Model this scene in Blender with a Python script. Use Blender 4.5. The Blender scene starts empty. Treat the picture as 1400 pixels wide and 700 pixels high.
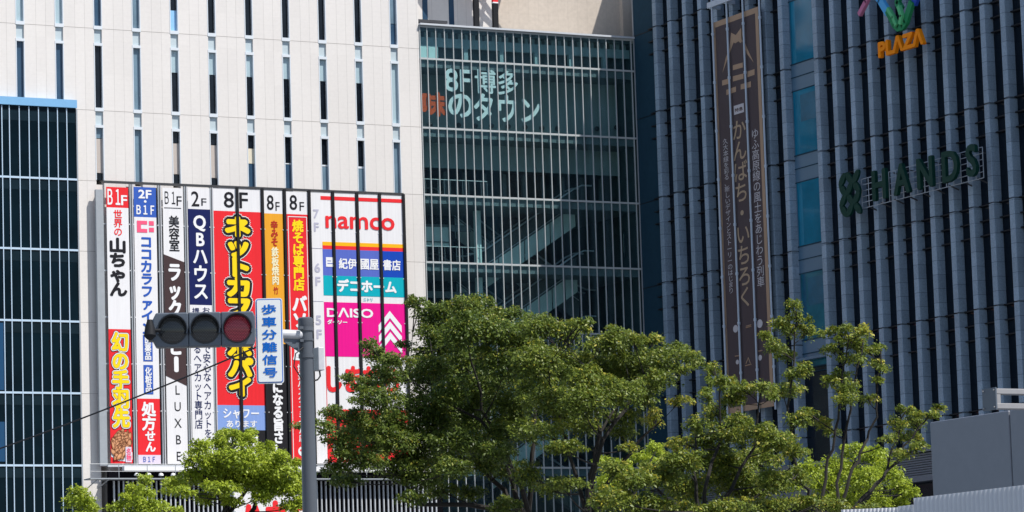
import bpy, bmesh, math, random
import numpy as np
from mathutils import Vector, Matrix
random.seed(7); rng = np.random.default_rng(7)
scene = bpy.context.scene
COL = scene.collection
rad = math.radians

# ------------------------------------------------------------------ camera
F_PX, YAW, TILT, ROLL = 4856.77, rad(27.3489), rad(7.23786), rad(-1.78878)
CAM = np.array([0.0, 0.0, 1.6])
_fw = np.array([math.sin(YAW)*math.cos(TILT), math.cos(YAW)*math.cos(TILT), math.sin(TILT)])
_rt0 = np.array([math.cos(YAW), -math.sin(YAW), 0.0]); _up0 = np.cross(_rt0, _fw)
_rt = math.cos(ROLL)*_rt0 + math.sin(ROLL)*_up0
_up = -math.sin(ROLL)*_rt0 + math.cos(ROLL)*_up0
cam_data = bpy.data.cameras.new('camera'); cam = bpy.data.objects.new('camera', cam_data); COL.objects.link(cam)
cam.matrix_world = Matrix(((_rt[0], _up[0], -_fw[0], CAM[0]), (_rt[1], _up[1], -_fw[1], CAM[1]), (_rt[2], _up[2], -_fw[2], CAM[2]), (0, 0, 0, 1)))
cam_data.sensor_width = 36.0; cam_data.lens = F_PX/1400*36.0
cam_data.clip_start = 0.5; cam_data.clip_end = 5000
scene.camera = cam

def at(px, py, Y=None, X=None, Z=None):
    """world point that a pixel of the 1400x700 photograph looks at, on a plane"""
    d = (px-700)/F_PX*_rt - (py-350)/F_PX*_up + _fw
    t = Y/d[1] if Y is not None else (X/d[0] if X is not None else (Z-CAM[2])/d[2])
    return CAM + d*t

# ------------------------------------------------------------------ light
SUN_EL, SUN_AZ = rad(56), rad(33.4)          # azimuth measured from -Y towards +X
to_sun = Vector((math.sin(SUN_AZ)*math.cos(SUN_EL), -math.cos(SUN_AZ)*math.cos(SUN_EL), math.sin(SUN_EL)))
sun_d = bpy.data.lights.new('sun', 'SUN'); sun_d.energy = 4.2; sun_d.angle = rad(0.53); sun_d.color = (1, 0.95, 0.88)
sun = bpy.data.objects.new('sun', sun_d); COL.objects.link(sun); sun.location = (0, 0, 90)
sun.rotation_euler = (-to_sun).to_track_quat('-Z', 'Y').to_euler()
world = bpy.data.worlds.new('World'); scene.world = world; world.use_nodes = True
nt = world.node_tree; nt.nodes.clear()
sky = nt.nodes.new('ShaderNodeTexSky'); sky.sky_type = 'NISHITA'; sky.sun_disc = False
sky.sun_elevation = SUN_EL; sky.sun_rotation = math.atan2(to_sun.x, to_sun.y)
bg = nt.nodes.new('ShaderNodeBackground'); bg.inputs[1].default_value = 0.10
out = nt.nodes.new('ShaderNodeOutputWorld')
nt.links.new(sky.outputs[0], bg.inputs[0]); nt.links.new(bg.outputs[0], out.inputs[0])
vs = scene.view_settings; vs.view_transform = 'Standard'; vs.look = 'None'; vs.exposure = 0.54; vs.gamma = 1
scene.cycles.max_bounces = 8; scene.cycles.transparent_max_bounces = 12

# ------------------------------------------------------------------ helpers
ORG = {}
def empty(name, loc, label=None, cat=None, group=None, kind=None):
    o = bpy.data.objects.new(name, None); COL.objects.link(o); o.location = loc; o.empty_display_size = 0.3
    ORG[o.name] = Vector(loc); tag(o, label, cat, group, kind); return o
def tag(o, label=None, cat=None, group=None, kind=None):
    if label: o['label'] = label
    if cat: o['category'] = cat
    if group: o['group'] = group
    if kind: o['kind'] = kind
    return o

class MB:
    def __init__(s): s.v = []; s.f = []
    def quad(s, a, b, c, d):
        n = len(s.v); s.v += [tuple(a), tuple(b), tuple(c), tuple(d)]; s.f.append((n, n+1, n+2, n+3)); return s
    def poly(s, pts):
        n = len(s.v); s.v += [tuple(p) for p in pts]; s.f.append(tuple(range(n, n+len(pts)))); return s
    def box(s, x0, x1, y0, y1, z0, z1):
        n = len(s.v)
        s.v += [(x0,y0,z0),(x1,y0,z0),(x1,y1,z0),(x0,y1,z0),(x0,y0,z1),(x1,y0,z1),(x1,y1,z1),(x0,y1,z1)]
        for f in ((0,3,2,1),(4,5,6,7),(0,1,5,4),(1,2,6,5),(2,3,7,6),(3,0,4,7)): s.f.append(tuple(n+i for i in f))
        return s
    def obox(s, c, ax, ay, az):
        """oriented box: centre and three half-axis vectors"""
        c, ax, ay, az = (Vector(q) for q in (c, ax, ay, az)); n = len(s.v)
        for sx, sy, sz in ((-1,-1,-1),(1,-1,-1),(1,1,-1),(-1,1,-1),(-1,-1,1),(1,-1,1),(1,1,1),(-1,1,1)):
            s.v.append(tuple(c+ax*sx+ay*sy+az*sz))
        for f in ((0,3,2,1),(4,5,6,7),(0,1,5,4),(1,2,6,5),(2,3,7,6),(3,0,4,7)): s.f.append(tuple(n+i for i in f))
        return s
    def tube(s, pts, r, n=8, cap=True):
        """tube along points; r a number or one per point"""
        P = [Vector(p) for p in pts]; R = r if isinstance(r, (list, tuple)) else [r]*len(P)
        base = len(s.v); up = None
        for i, p in enumerate(P):
            t = (P[min(i+1, len(P)-1)] - P[max(i-1, 0)])
            if t.length < 1e-9: t = Vector((0,0,1))
            t.normalize()
            if up is None:
                up = Vector((0,0,1)) if abs(t.z) < .9 else Vector((1,0,0))
            e1 = t.cross(up)
            if e1.length < 1e-6: e1 = t.cross(Vector((0,1,0)))
            e1.normalize(); e2 = t.cross(e1)
            up = -e2 if e2.length > .5 else up
            e2 = t.cross(e1)
            for k in range(n):
                a = 2*math.pi*k/n; s.v.append(tuple(p + e1*(R[i]*math.cos(a)) + e2*(R[i]*math.sin(a))))
        for i in range(len(P)-1):
            for k in range(n):
                a = base+i*n+k; b = base+i*n+(k+1) % n
                s.f.append((a, b, b+n, a+n))
        if cap:
            s.f.append(tuple(base+k for k in range(n-1, -1, -1))); s.f.append(tuple(base+(len(P)-1)*n+k for k in range(n)))
        return s
    def prism(s, pts, d):
        """extrude a polygon by vector d"""
        n = len(s.v); m = len(pts); d = Vector(d)
        s.v += [tuple(p) for p in pts] + [tuple(Vector(p)+d) for p in pts]
        s.f.append(tuple(range(n, n+m))); s.f.append(tuple(range(n+2*m-1, n+m-1, -1)))
        for i in range(m): j = (i+1) % m; s.f.append((n+j, n+i, n+m+i, n+m+j))
        return s
    def build(s, name, mat, parent=None, smooth=False, bevel=0):
        me = bpy.data.meshes.new(name); off = wloc(parent) if parent is not None else Vector((0,0,0))
        me.from_pydata([tuple(Vector(v)-off) for v in s.v], [], s.f); me.validate()
        bm = bmesh.new(); bm.from_mesh(me); bmesh.ops.recalc_face_normals(bm, faces=bm.faces); bm.to_mesh(me); bm.free()
        me.materials.append(mat)
        if smooth:
            me.polygons.foreach_set('use_smooth', [True]*len(me.polygons)); me.set_sharp_from_angle(angle=rad(40))
        o = bpy.data.objects.new(name, me); COL.objects.link(o)
        if parent is not None: o.parent = parent
        ORG[o.name] = off
        if bevel:
            m = o.modifiers.new('edge', 'BEVEL'); m.width = bevel; m.segments = 2; m.limit_method = 'ANGLE'
        return o
def wloc(o):
    return ORG.get(o.name, Vector((0,0,0)))

def nodes(m):
    m.use_nodes = True; t = m.node_tree; return t, t.nodes, t.links
def mat(name, col, rough=0.6, metal=0.0, spec=None, noise=0.0, nscale=3.0, stretch=None, emit=None, bump=0.0):
    m = bpy.data.materials.new(name); t, N, L = nodes(m); b = N['Principled BSDF']
    b.inputs['Base Color'].default_value = (*col, 1); b.inputs['Roughness'].default_value = rough
    if spec is None: spec = .15 if name.endswith(('print', 'fabric', 'stripe')) else .5
    b.inputs['Metallic'].default_value = metal; b.inputs['Specular IOR Level'].default_value = spec
    if name.endswith('fabric'): noise, nscale, stretch = .07, 1.5, (6, 1, .22)  # vertical colour streaks painted as the shading of cloth folds
    if noise:
        tc = N.new('ShaderNodeTexCoord'); mp = N.new('ShaderNodeMapping'); nz = N.new('ShaderNodeTexNoise')
        mp.inputs['Scale'].default_value = stretch or (1, 1, 1)
        nz.inputs['Scale'].default_value = nscale; nz.inputs['Detail'].default_value = 6; nz.inputs['Roughness'].default_value = .65
        mx = N.new('ShaderNodeMapRange'); mx.inputs[1].default_value = .25; mx.inputs[2].default_value = .75
        mx.inputs[3].default_value = 1-noise; mx.inputs[4].default_value = 1+noise
        vm = N.new('ShaderNodeVectorMath'); vm.operation = 'SCALE'; vm.inputs[0].default_value = col
        L.new(tc.outputs['Object'], mp.inputs[0]); L.new(mp.outputs[0], nz.inputs['Vector']); L.new(nz.outputs['Fac'], mx.inputs[0])
        L.new(mx.outputs[0], vm.inputs['Scale']); L.new(vm.outputs[0], b.inputs['Base Color'])
        if bump:
            bp = N.new('ShaderNodeBump'); bp.inputs['Strength'].default_value = bump; bp.inputs['Distance'].default_value = .02
            L.new(nz.outputs['Fac'], bp.inputs['Height']); L.new(bp.outputs[0], b.inputs['Normal'])
    if emit:
        b.inputs['Emission Color'].default_value = (*emit[:3], 1); b.inputs['Emission Strength'].default_value = emit[3]
    return m

def jointed(name, col, lines, noise=.06, nscale=.8, rough=.75, fine=None, fine_amt=.06, stones=None):
    """stone cladding: dark hairline joints every period along an axis. lines: (axis, period, offset, half_width, darkness)"""
    m = bpy.data.materials.new(name); t, N, L = nodes(m); b = N['Principled BSDF']; b.inputs['Roughness'].default_value = rough
    b.inputs['Specular IOR Level'].default_value = .3
    g = N.new('ShaderNodeNewGeometry'); sp = N.new('ShaderNodeSeparateXYZ'); L.new(g.outputs['Position'], sp.inputs[0])
    cur = None
    def mul(a):
        nonlocal cur
        if cur is None: cur = a; return
        q = N.new('ShaderNodeMath'); q.operation = 'MULTIPLY'; L.new(cur, q.inputs[0]); L.new(a, q.inputs[1]); cur = q.outputs[0]
    def math_(op, a, v):
        q = N.new('ShaderNodeMath'); q.operation = op; L.new(a, q.inputs[0]); q.inputs[1].default_value = v; return q.outputs[0]
    for ax, per, offs, hw, dk in lines:
        a = math_('ADD', sp.outputs[ax], -offs + 1000*per); a = math_('MODULO', a, per); a = math_('ADD', a, -per/2); q = N.new('ShaderNodeMath'); q.operation = 'ABSOLUTE'; L.new(a, q.inputs[0])
        a = math_('GREATER_THAN', q.outputs[0], per/2-hw)
        r = N.new('ShaderNodeMapRange'); r.inputs[3].default_value = 1; r.inputs[4].default_value = 1-dk; L.new(a, r.inputs[0]); mul(r.outputs[0])
    for sc, amt, stre in ((nscale, noise, (1, 1, .35)), (fine or 9.0, fine_amt, (1, 1, 1))):
        mp = N.new('ShaderNodeMapping'); mp.inputs['Scale'].default_value = stre; L.new(g.outputs['Position'], mp.inputs[0])
        nz = N.new('ShaderNodeTexNoise'); nz.inputs['Scale'].default_value = sc; nz.inputs['Detail'].default_value = 5; L.new(mp.outputs[0], nz.inputs['Vector'])
        r = N.new('ShaderNodeMapRange'); r.inputs[1].default_value = .3; r.inputs[2].default_value = .7; r.inputs[3].default_value = 1-amt; r.inputs[4].default_value = 1+amt
        L.new(nz.outputs['Fac'], r.inputs[0]); mul(r.outputs[0])
    if stones:
        sn = N.new('ShaderNodeVectorMath'); sn.operation = 'MULTIPLY_ADD'; L.new(g.outputs['Position'], sn.inputs[0])
        sn.inputs[1].default_value = [1/p for p, o in stones[:3]]; sn.inputs[2].default_value = [-o/p for p, o in stones[:3]]
        fl = N.new('ShaderNodeVectorMath'); fl.operation = 'FLOOR'; L.new(sn.outputs[0], fl.inputs[0])
        wn = N.new('ShaderNodeTexWhiteNoise'); wn.noise_dimensions = '3D'; L.new(fl.outputs[0], wn.inputs['Vector'])
        r = N.new('ShaderNodeMapRange'); r.inputs[3].default_value = 1-stones[3]; r.inputs[4].default_value = 1+stones[3]; L.new(wn.outputs['Value'], r.inputs[0]); mul(r.outputs[0])
    vm = N.new('ShaderNodeVectorMath'); vm.operation = 'SCALE'; vm.inputs[0].default_value = col
    L.new(cur, vm.inputs['Scale']); L.new(vm.outputs[0], b.inputs['Base Color'])
    return m

def glass_mat(name, tint, refl=.06, rough=.02):
    m = bpy.data.materials.new(name); t, N, L = nodes(m); N.remove(N['Principled BSDF']); o = N['Material Output']
    tr = N.new('ShaderNodeBsdfTransparent'); tr.inputs[0].default_value = (*tint, 1)
    gl = N.new('ShaderNodeBsdfGlossy'); gl.inputs['Roughness'].default_value = .12; gl.inputs[0].default_value = (.66, .88, .95, 1)
    mx = N.new('ShaderNodeMixShader'); mx.inputs[0].default_value = refl
    L.new(tr.outputs[0], mx.inputs[1]); L.new(gl.outputs[0], mx.inputs[2]); L.new(mx.outputs[0], o.inputs[0]); return m

M = {}
M['white_stone'] = jointed('white_stone_cladding', (.645, .622, .602), [(0, 2.1145, 59.82+1.07, .012, .22), (0, 2.1145, 59.82+1.60, .012, .22), (2, .28, 0, .006, .05)], noise=.025, nscale=.4, fine=6, fine_amt=.025, stones=((2.1145/4, 59.8), (50., 0.), (1.84, 29.07), .018))
M['groove'] = mat('joint_sealant', (.33, .31, .29), .8)
M['beige_stone'] = jointed('beige_stone_cladding', (.50, .44, .38), [(0, .62, .2, .01, .10), (2, .9, .3, .008, .06)], noise=.05, nscale=.4, fine=5)
M['granite'] = jointed('blue_grey_granite', (.225, .305, .395), [(2, 4.745/7, 19.48, .013, .55)], noise=.12, nscale=.9, fine=14, fine_amt=.16, rough=.6, stones=((50., 0.), (1.634, 166.0), (4.745/7, 19.48), .10))
M['band'] = mat('painted_window_band', (.60, .65, .70), .4)
M['spandrel'] = mat('frosted_spandrel_panel', (.44, .52, .56), .25, noise=.06, nscale=.8)
M['pale_glass'] = mat('pale_back_painted_glass', (.34, .45, .50), .12, noise=.08, nscale=.7)
M['black_glass'] = mat('black_glass', (.006, .009, .014), .08, spec=.25, noise=.6, nscale=1.6)
M['blue_glass'] = mat('slate_blue_glass', (.035, .075, .13), .1, spec=.3, noise=.2, nscale=.6)  # blue base colours stand in for sky reflection in the slit panes
M['steel_glass'] = mat('steel_blue_glass', (.13, .20, .26), .1, spec=.35, noise=.3, nscale=.5)
M['cyan_glass'] = mat('cyan_glass', (.10, .34, .42), .12, spec=.3, noise=.1, nscale=.7)
M['sky_reflection'] = mat('sky_reflection_glass', (.25, .48, .75), .1)  # light blue painted as sky reflected in the pane
M['blind'] = mat('beige_roller_blind', (.42, .375, .345), .8)
M['cream'] = mat('cream_blind', (.6, .55, .44), .8)
M['grey_metal'] = mat('grey_painted_metal', (.30, .33, .36), .45, noise=.08)
M['light_metal'] = mat('light_grey_metal', (.50, .53, .57), .4, noise=.06)
M['mullion'] = mat('white_aluminium', (.44, .57, .70), .35)
M['atrium_mullion'] = mat('silver_aluminium', (.42, .45, .46), .35)
M['dark_metal'] = mat('dark_metal', (.035, .037, .042), .5)
M['podium_metal'] = mat('slate_podium_metal', (.13, .155, .19), .5, noise=.06)
M['sign_grid'] = mat('dull_grey_grid_steel', (.34, .39, .45), .5)
M['ledge_metal'] = mat('near_black_ledge_metal', (.012, .014, .018), .6, spec=.2)
M['gantry_paint'] = mat('grey_gantry_paint', (.25, .25, .262), .45, noise=.05, nscale=12)
M['black_metal'] = mat('black_painted_steel', (.014, .015, .018), .6, spec=.15)
M['shade_black'] = mat('black_recess_shade', (.006, .006, .008), .9, spec=.0)
M['box_glass'] = mat('dark_teal_glass', (.002, .009, .015), .06, spec=.05, noise=.5, nscale=.5)
M['box_strip'] = mat('dark_spandrel_glass', (.006, .016, .024), .12, spec=.08, noise=.4, nscale=.6)
M['box_panel_blue'] = mat('blue_glass_panel', (.004, .05, .13), .1, spec=.3)
M['sky_fascia'] = mat('light_blue_painted_fascia', (.17, .38, .62), .45, noise=.04)
M['atrium_glass'] = glass_mat('tinted_atrium_glass', (.84, .94, .95), .075)
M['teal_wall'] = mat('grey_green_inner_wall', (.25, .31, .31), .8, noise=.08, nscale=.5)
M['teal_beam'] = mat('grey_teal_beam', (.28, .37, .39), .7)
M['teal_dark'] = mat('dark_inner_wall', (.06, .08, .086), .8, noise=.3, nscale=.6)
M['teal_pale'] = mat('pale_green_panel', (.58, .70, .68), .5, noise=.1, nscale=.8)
M['slab'] = mat('dark_slab_edge', (.11, .14, .15), .7)
M['chrome'] = mat('handrail_steel', (.55, .62, .66), .3, metal=.4)
M['white_print'] = mat('white_print', (.74, .75, .77), .6)
M['white_sheet'] = mat('white_banner_fabric', (.70, .70, .72), .6, noise=.04, nscale=1.2)
M['red_print'] = mat('red_print', (.72, .025, .032), .6)
M['red_sheet'] = mat('red_banner_fabric', (.70, .022, .030), .6, noise=.05, nscale=1.2)
M['black_print'] = mat('black_print', (.012, .012, .016), .6)
M['yellow_print'] = mat('yellow_print', (.86, .60, .01), .6)
M['navy_sheet'] = mat('navy_banner_fabric', (.006, .012, .085), .6)
M['blue_sheet'] = mat('blue_banner_fabric', (.035, .10, .42), .6)
M['royal_sheet'] = mat('royal_blue_banner_fabric', (.005, .055, .40), .6)
M['soft_blue_sheet'] = mat('soft_blue_banner_fabric', (.085, .13, .48), .6)
M['pale_blue_sheet'] = mat('pale_blue_banner_fabric', (.20, .31, .62), .6)
M['blue_print'] = mat('blue_print', (.02, .09, .42), .6)
M['pink_print'] = mat('pink_print', (.78, .10, .20), .6)
M['brown_sheet'] = mat('brown_banner_fabric', (.055, .034, .036), .6)
M['amber_sheet'] = mat('amber_banner_fabric', (.72, .33, .025), .6)
M['brown_red_print'] = mat('brown_red_print', (.40, .03, .015), .6)
M['cream_print'] = mat('pale_cream_print', (.75, .72, .50), .6)
M['magenta_sheet'] = mat('magenta_banner_fabric', (.72, .005, .24), .6)
M['teal_sheet'] = mat('teal_banner_fabric', (.0, .36, .44), .6)
M['yellow_stripe'] = mat('yellow_stripe', (.80, .42, .01), .6)
M['lilac_print'] = mat('grey_lilac_print', (.42, .42, .52), .6)
M['black_sheet'] = mat('black_banner_fabric', (.014, .014, .017), .6)
M['food'] = mat('fried_chicken_print', (.42, .19, .09), .6, noise=.35, nscale=6)
M['food_dark'] = mat('dark_sauce_print', (.11, .04, .02), .6)
M['skin_print'] = mat('lilac_tag_print', (.62, .55, .66), .6)
M['fin_front'] = M['granite']
M['recess_glass'] = mat('dark_recess_glass', (.003, .007, .014), .15, spec=.25)
M['bay_glass'] = mat('sky_reflecting_bay_glass', (.001, .13, .23), .08, spec=.3, noise=.35, nscale=.35)  # blue of the reflected sky put into the base colour
M['bay_teal'] = mat('teal_bay_glass', (.006, .10, .15), .08, spec=.4, noise=.6, nscale=.5)
M['bay_light'] = mat('lighter_blue_reflection', (.008, .17, .29), .2, noise=.2, nscale=.8)
M['bay_dim'] = mat('dim_teal_patch', (.004, .09, .17), .2, noise=.4, nscale=.9)
M['bay_panel'] = mat('blue_grey_bay_panel', (.075, .15, .23), .35)
M['corner_panel'] = mat('dark_blue_corner_glass', (.018, .050, .080), .7, spec=.05, noise=.1)
M['tower_sheet'] = mat('dark_brown_mesh_banner', (.058, .043, .050), .8, noise=.08, nscale=1.5, stretch=(1, 3, .4))
M['bronze_print'] = mat('bronze_print', (.36, .255, .18), .7)
M['gold_print'] = mat('dull_gold_print', (.36, .28, .20), .7)
M['grey_print'] = mat('pale_grey_print', (.46, .46, .50), .7)
M['pole_pale'] = mat('pale_steel_pole', (.40, .48, .58), .4)
M['hands_green'] = mat('dark_green_sign_letter', (.002, .036, .027), .6, spec=.15)
M['hands_side'] = mat('teal_letter_side', (.03, .16, .17), .4)
M['orange_sign'] = mat('orange_sign_letter', (.85, .25, .004), .6, spec=.1)
M['ribbon_green'] = mat('green_ribbon', (.02, .22, .09), .6, spec=.12)
M['ribbon_light'] = mat('light_green_ribbon', (.10, .45, .20), .6, spec=.12)
M['ribbon_blue'] = mat('light_blue_ribbon', (.08, .36, .70), .6, spec=.12)
M['ribbon_navy'] = mat('deep_blue_ribbon', (.02, .07, .40), .6, spec=.12)
M['ribbon_pink'] = mat('pink_ribbon', (.48, .17, .30), .6, spec=.12)
M['signal_body'] = mat('signal_grey_paint', (.075, .095, .125), .45, noise=.06, nscale=8)
M['signal_dark'] = mat('signal_visor_inside', (.012, .014, .018), .5)
M['lens_dark'] = mat('unlit_lens', (.020, .022, .025), .12, noise=.2, nscale=40)
M['lens_red'] = mat('dim_red_led_lens', (.10, .010, .022), .18, emit=(.5, .02, .06, .03))
M['pole_grey'] = mat('pole_grey_paint', (.072, .082, .10), .4, noise=.10, nscale=6, stretch=(1, 1, .15))
M['arm_grey'] = mat('galvanised_steel', (.45, .46, .49), .38, noise=.12, nscale=9)
M['plate_white'] = mat('reflective_white_sheet', (.72, .75, .75), .5, spec=.2)
M['plate_blue'] = mat('reflective_blue_sheet', (.008, .13, .52), .5, spec=.1)
M['cable'] = mat('black_cable', (.012, .012, .014), .6)
M['site_grey'] = mat('grey_site_panel', (.20, .215, .25), .5, noise=.05, nscale=5)
M['hoarding'] = mat('white_corrugated_steel', (.55, .57, .61), .45, noise=.05, nscale=2)
M['asphalt'] = mat('asphalt', (.05, .05, .053), .9, noise=.25, nscale=4)
M['paving'] = mat('grey_paving', (.20, .20, .20), .85, noise=.12, nscale=2)
M['ground'] = mat('city_ground', (.12, .12, .12), .9, noise=.15, nscale=.2)
M['paint'] = mat('road_paint', (.78, .78, .76), .7)
M['kerb'] = mat('concrete_kerb', (.36, .35, .33), .85, noise=.1)
M['bark'] = mat('dark_brown_bark', (.014, .012, .010), .9, noise=.3, nscale=9, stretch=(1, 1, .3))

# ---- lettering: built-in font outlines turned into flat (or extruded) meshes
def text_mesh(body, bold=0.0, extrude=0.0, spacing=1.0, res=3, shear=0.0, track=1.0):
    c = bpy.data.curves.new('lettering', 'FONT'); c.body = body; c.offset = bold; c.extrude = extrude
    c.align_x = 'CENTER'; c.space_line = spacing; c.resolution_u = res; c.shear = shear; c.space_character = track
    o = bpy.data.objects.new('lettering', c); COL.objects.link(o)
    dg = bpy.context.evaluated_depsgraph_get(); me = bpy.data.meshes.new_from_object(o.evaluated_get(dg))
    bpy.data.objects.remove(o); bpy.data.curves.remove(c)
    v = np.empty(len(me.vertices)*3); me.vertices.foreach_get('co', v); return me, v.reshape(-1, 3)
def text(body, box, origin, eu, ev, mat_, parent, name='lettering', bold=0.0, extrude=0.0, lift=0.012, spacing=.95, fit='both', shear=0.0, track=1.0):
    """fit the lettering in box=(u0,u1,v0,v1) of the plane origin + u*eu + v*ev; bold thickens the strokes by that share of a character"""
    me, v = text_mesh(body, 0.0, extrude, spacing, shear=shear, track=track)
    eu, ev = Vector(eu), Vector(ev); n = eu.cross(ev)
    lo, hi = v.min(0), v.max(0); u0, u1, v0, v1 = box
    su, sv = (u1-u0)/(hi[0]-lo[0]), (v1-v0)/(hi[1]-lo[1])
    cu, cv = (u0+u1)/2, (v0+v1)/2
    off = wloc(parent) if parent is not None else Vector((0,0,0))
    O = np.array(origin) - np.array(off)
    def place(du, dv, dl):
        return O + np.outer((v[:, 0]-(lo[0]+hi[0])/2)*su+cu+du, eu) + np.outer((v[:, 1]-(lo[1]+hi[1])/2)*sv+cv+dv, ev) + np.outer(v[:, 2]+lift+extrude+dl, n)
    if bold <= 0:
        W = place(0, 0, 0); me.vertices.foreach_set('co', W.ravel())
    else:
        s_ = (abs(su)*abs(sv))**.5; r_ = bold*s_; k = 6 if bold < .035 else (8 if bold < .07 else 12)
        if bold > .10: k = 14
        pts = [(r_*math.cos(2*math.pi*i/k), r_*math.sin(2*math.pi*i/k)) for i in range(k)]
        if bold > .09: pts += [(.5*x, .5*y) for x, y in pts[::2]]
        F = [tuple(p.vertices) for p in me.polygons]; nv = len(v); V, FF = [], []
        for i, (du, dv) in enumerate([(0, 0)]+pts):
            V.append(place(du, dv, .00030*i)); FF += [tuple(x+nv*i for x in f) for f in F]
        bpy.data.meshes.remove(me); me = bpy.data.meshes.new(name); me.from_pydata(np.concatenate(V).tolist(), [], FF)
    me.materials.clear(); me.materials.append(mat_); me.update()
    o = bpy.data.objects.new(name, me); COL.objects.link(o)
    if parent is not None: o.parent = parent
    ORG[o.name] = off; return o
def vert(s): return '\n'.join(s)

# ------------------------------------------------------------------ setting
g = MB().quad((-2500, -2500, 0), (2500, -2500, 0), (2500, 2500, 0), (-2500, 2500, 0)).build('ground', M['ground']); tag(g, kind='structure')
r = MB().box(-200, 300, 34, 46, .002, .006).build('road', M['asphalt']); tag(r, kind='structure')
r = MB()
for x in range(-60, 120, 10): r.box(x, x+5, 39.92, 40.08, .007, .011)
r.box(-200, 300, 34.4, 34.55, .007, .011); r.box(-200, 300, 45.45, 45.6, .007, .011)
tag(r.build('road_marking', M['paint']), kind='structure')
tag(MB().box(-200, 300, 46, 46.2, 0, .15).box(-200, 300, 33.8, 34, 0, .15).build('kerb', M['kerb']), kind='structure')
tag(MB().box(-200, 300, 46.2, 169, .002, .14).build('pavement', M['paving']), kind='structure')
tag(MB().box(-200, 300, -40, 33.8, .002, .14).build('plaza', M['paving']), kind='structure')

# ------------------------------------------------------------------ white terminal building (front face at Y=170)
YF = 170.0
term = empty('terminal_building', (72, 175, 0), 'white stone department store block with rows of tall slit windows above the hanging banners', 'building')
P0, PW, PITCH = 59.82, .425, 2.1145
JZ = [42.2, 37.04, 32.75, 29.07, 25.41, 21.75, 18.1, 14.43]
ks = list(range(-3, 11))
w = MB()
edges = [P0+PITCH*k for k in ks]
XL, XR = 40.0, 82.67
prev = XL
for e in edges:
    w.box(prev, e, YF, YF+1.2, 0, 48); prev = e+PW
w.box(prev, XR, YF, YF+1.2, 0, 48)
w.box(XL, XR, YF+1.2, 200, 0, 48)                       # body behind the piers
w.box(P0-.01, XR-1, YF+.1, YF+1.19, 14.4, 28.9)
w.build('wall', M['white_stone'], term)
jt = MB()
for z in JZ[:-1]:
    prev = XL
    for e in edges+[XR]:
        jt.box(prev+.004, e-.004, YF-.004, YF+.05, z-.011, z+.011); prev = e+PW
jt.build('wall_joint', M['groove'], term)
def window(k, z0, z1, panes, sill=.0):
    """slit window: frame, panes listed from the top as (fraction, material, name)"""
    x0 = P0+PITCH*k; x1 = x0+PW
    fr = MB(); d = .07
    fr.box(x0-.03, x0+.018, YF-.015, YF+.20, z0, z1); fr.box(x1-.018, x1+.03, YF-.012, YF+.20, z0, z1)
    zz = z1; bands = []
    o = fr.build('window', M['band'], term)
    for fr_, m_, nm in panes:
        zb = zz-(z1-z0)*fr_
        MB().box(x0+.018, x1-.018, YF+.16, YF+.20, zb+.02, zz-.01).build(nm, M[m_], o); zz = zb
    return o
def spandrel(k, zj):
    x0 = P0+PITCH*k; x1 = x0+PW
    o = MB().box(x0-.03, x1+.03, YF-.02, YF+.21, zj-.04, zj+.14).build('spandrel', M['band'], term)
    MB().box(x0-.03, x1+.03, YF-.02, YF+.21, zj-.90, zj-.76).build('sill', M['band'], o)
    MB().box(x0, x1, YF+.10, YF+.15, zj-.76, zj-.04).build('panel', M['spandrel'], o)
TOP = {0: [(.62, 'cyan_glass', 'pane'), (.38, 'pale_glass', 'pane')], 1: [(.62, 'cyan_glass', 'pane'), (.38, 'pale_glass', 'pane')], 2: [(1, 'blue_glass', 'pane')],
       3: [(1, 'steel_glass', 'pane')], 4: [(.73, 'black_glass', 'pane'), (.27, 'sky_reflection', 'pane')], 10: [(.72, 'steel_glass', 'pane'), (.28, 'blue_glass', 'pane')]}
MID = {0: [(1, 'blue_glass', 'pane')], 1: [(1, 'blue_glass', 'pane')], 2: [(1, 'black_glass', 'pane')], 3: [(1, 'steel_glass', 'pane')], 10: [(1, 'pale_glass', 'pane')]}
LOW = {2: [(.2, 'steel_glass', 'pane'), (.66, 'blind', 'blind'), (.14, 'black_glass', 'pane')], 3: [(1, 'steel_glass', 'pane')],
       4: [(.22, 'black_glass', 'pane'), (.60, 'blind', 'blind'), (.18, 'black_glass', 'pane')], 5: [(.22, 'black_glass', 'pane'), (.64, 'blind', 'blind'), (.14, 'black_glass', 'pane')],
       6: [(.25, 'black_glass', 'pane'), (.30, 'cream', 'blind'), (.45, 'blue_glass', 'pane')], 7: [(.50, 'black_glass', 'pane'), (.03, 'band', 'sill'), (.47, 'blue_glass', 'pane')],
       8: [(.50, 'black_glass', 'pane'), (.04, 'band', 'sill'), (.46, 'steel_glass', 'pane')], 9: [(.50, 'black_glass', 'pane'), (.05, 'band', 'sill'), (.45, 'steel_glass', 'pane')],
       10: [(1, 'steel_glass', 'pane')]}
for k in ks:
    spandrel(k, JZ[0]); spandrel(k, JZ[1])
    window(k, JZ[0]+.14, 47.9, [(1, 'black_glass', 'pane')])
    window(k, JZ[1]+.14, JZ[0]-.90, TOP.get(k, [(1, 'black_glass', 'pane')]))
    if k >= 2 or k < -1:
        spandrel(k, JZ[2])
        window(k, JZ[2]+.14, JZ[1]-.90, MID.get(k, [(.36, 'pale_glass', 'pane'), (.64, 'black_glass', 'pane')]))
        window(k, JZ[3]+.05, JZ[2]-.90, LOW.get(k, [(1, 'black_glass', 'pane')]))
    else:
        window(k, 33.2, JZ[1]-.90, MID.get(k, [(1, 'blue_glass', 'pane')]))

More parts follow.
